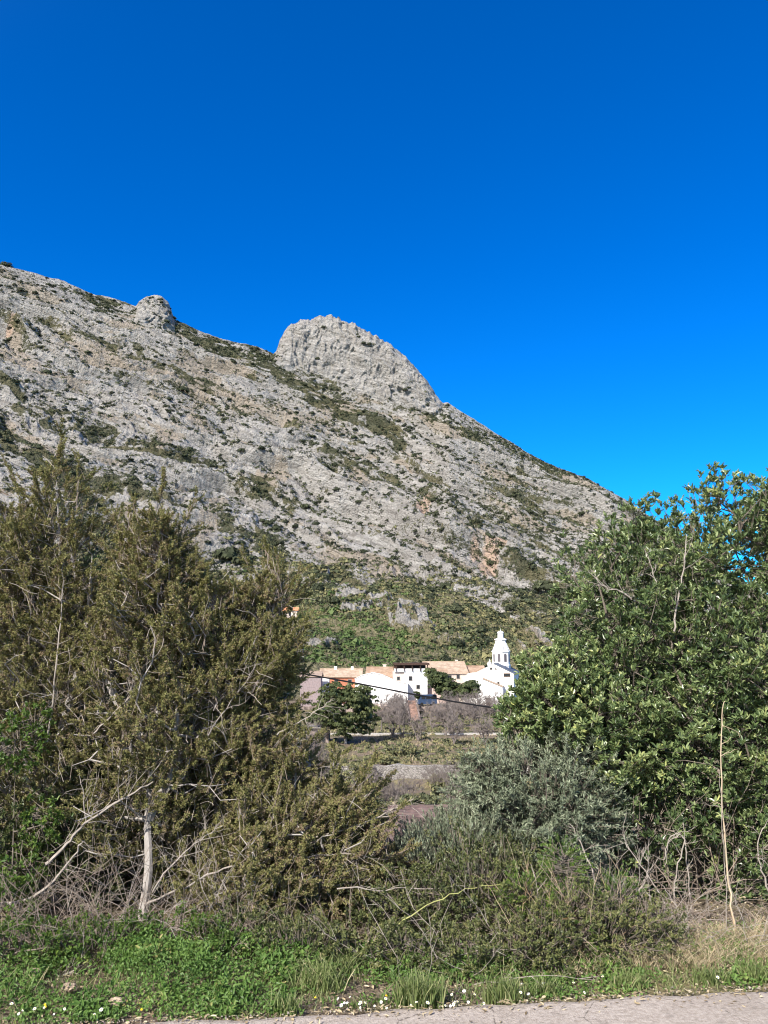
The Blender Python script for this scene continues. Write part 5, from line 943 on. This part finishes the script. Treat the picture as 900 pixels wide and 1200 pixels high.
for grp, lst in {'white flowers left of the full grass tuft': [(402, 1186), (405, 1180), (412, 1189), (417, 1184), (420, 1190), (424, 1188), (432, 1188), (440, 1187), (449, 1186), (452, 1181), (410, 1183), (458, 1190), (425, 1181)],
                 'white flowers between the two grass tufts': [(528, 1183), (531, 1178), (537, 1186), (541, 1181), (548, 1184), (553, 1178), (557, 1186), (530, 1188), (545, 1174), (477, 1187), (488, 1189), (498, 1187), (520, 1188)],
                 'white flowers below the dry stems right of the tufts': [(605, 1166), (614, 1170), (607, 1178), (639, 1164), (645, 1160), (672, 1165), (712, 1162), (836, 1155), (682, 1170), (622, 1176), (612, 1160)],
                 'tiny white flowers at the bottom left corner': [(5, 1194), (12, 1190), (22, 1196), (30, 1191), (40, 1195), (52, 1190), (60, 1197), (75, 1192), (110, 1196), (120, 1193)]}.items():
    for px_, py_ in lst: flower(px_ + RNG.normal() * 1.5, py_, fm[int(RNG.integers(3))], 'one of the small ' + grp, grp, RNG.uniform(.9, 1.4))
for px_, py_ in [(53, 1185), (56, 1188), (165, 1190), (372, 1182), (450, 1178)]: flower(px_, py_, fy, 'small yellow flower dotted among the verge weeds', 'yellow flowers in the verge', 1.0)
# stones in the verge
def stone(px, py, s, label, mat):
    V = dd * (1 + .3 * fbm(dd[..., 0] * 1.5 + px, dd[..., 2] * 1.7 + dd[..., 1], 3, 29))[..., None] * np.array([s, s * .7, s * .45]); mb = MB(); mb.add(V.reshape(-1, 3), F_st); o = mb.build('stone', mat, smooth=False); c_ = gnd(px, py); o.location = [float(c_[0]), float(c_[1]), s * .3 + .03]; tag(o, label, 'stone')
F_st = F_rock = None
idx = np.arange(16 * 25).reshape(16, 25); F_st = np.stack([idx[:-1], idx[1:], np.roll(idx[1:], -1, 1), np.roll(idx[:-1], -1, 1)], -1).reshape(-1, 4)
m_tst = flat_mat('tan_stone', (.42, .33, .24), .9, .3, 18, .1, .6)
stone(136, 1185, .036, 'tan stone half buried in the weeds at the lower left', m_tst); stone(80, 1168, .038, 'brown clod between the dead twigs at the bottom left', m_tst); stone(40, 1150, .04, 'small tan clod near the fallen branch at left', m_tst)

# ------------------------------------------------------------------ light, sky, camera
SUN_EL = R(37); SUN_AZ = R(-148)     # azimuth from +Y clockwise
sd = np.array([math.sin(SUN_AZ) * math.cos(SUN_EL), math.cos(SUN_AZ) * math.cos(SUN_EL), math.sin(SUN_EL)])
import mathutils
L = bpy.data.lights.new('sun', 'SUN'); L.energy = 5.0; L.angle = R(.5); L.color = (1, .95, .88); lo = bpy.data.objects.new('sun', L); COL.objects.link(lo)
lo.rotation_euler = mathutils.Vector([float(-v) for v in sd]).to_track_quat('-Z', 'Y').to_euler(); lo.location = (0, 0, 50)
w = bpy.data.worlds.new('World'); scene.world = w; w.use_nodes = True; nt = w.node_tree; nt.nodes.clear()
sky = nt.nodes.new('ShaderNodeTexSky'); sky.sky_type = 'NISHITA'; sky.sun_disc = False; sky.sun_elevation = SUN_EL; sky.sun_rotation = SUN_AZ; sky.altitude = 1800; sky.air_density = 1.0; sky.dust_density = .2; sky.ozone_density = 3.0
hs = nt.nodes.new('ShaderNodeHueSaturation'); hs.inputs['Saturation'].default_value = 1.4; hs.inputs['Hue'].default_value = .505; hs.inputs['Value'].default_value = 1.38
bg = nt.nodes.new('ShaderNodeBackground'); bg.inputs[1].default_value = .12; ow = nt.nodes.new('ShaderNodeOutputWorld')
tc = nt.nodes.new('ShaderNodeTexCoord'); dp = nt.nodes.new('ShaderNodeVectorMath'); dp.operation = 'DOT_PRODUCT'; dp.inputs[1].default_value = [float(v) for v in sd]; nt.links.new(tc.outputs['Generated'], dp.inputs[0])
gw = G(nt); fill_glow = gw.math('POWER', gw.math('MAXIMUM', dp.outputs['Value'], 0), 2.5)      # warm glow added around the sun, behind the camera, to fill blue shadows
nt.links.new(sky.outputs[0], hs.inputs['Color']); nt.links.new(gw.mix(fill_glow, gw.mix(1.0, hs.outputs[0], (.1, .73, .91), 'MULTIPLY'), (5.6, 4.6, 3.9)), bg.inputs[0]); nt.links.new(bg.outputs[0], ow.inputs[0])
cam = bpy.data.cameras.new('camera'); co = bpy.data.objects.new('camera', cam); COL.objects.link(co); co.location = (0, 0, CAMZ); co.rotation_euler = (R(90) + PITCH, 0, 0)
cam.sensor_fit = 'VERTICAL'; cam.sensor_height = 24; cam.lens = 24 * FPX / 1200; cam.clip_start = .05; cam.clip_end = 20000; scene.camera = co
scene.view_settings.view_transform = 'Standard'; scene.view_settings.look = 'None'; scene.view_settings.exposure = .68; scene.view_settings.gamma = 1
scene.render.engine = 'CYCLES'; cy = scene.cycles; cy.max_bounces = 4; cy.diffuse_bounces = 2; cy.glossy_bounces = 1; cy.transmission_bounces = 2; cy.transparent_max_bounces = 4; cy.caustics_reflective = False; cy.caustics_refractive = False
cy.pixel_filter_type = 'BLACKMAN_HARRIS'; cy.filter_width = 1.1; cy.use_adaptive_sampling = True; cy.adaptive_threshold = .015; cy.use_denoising = True
scene.render.film_transparent = False
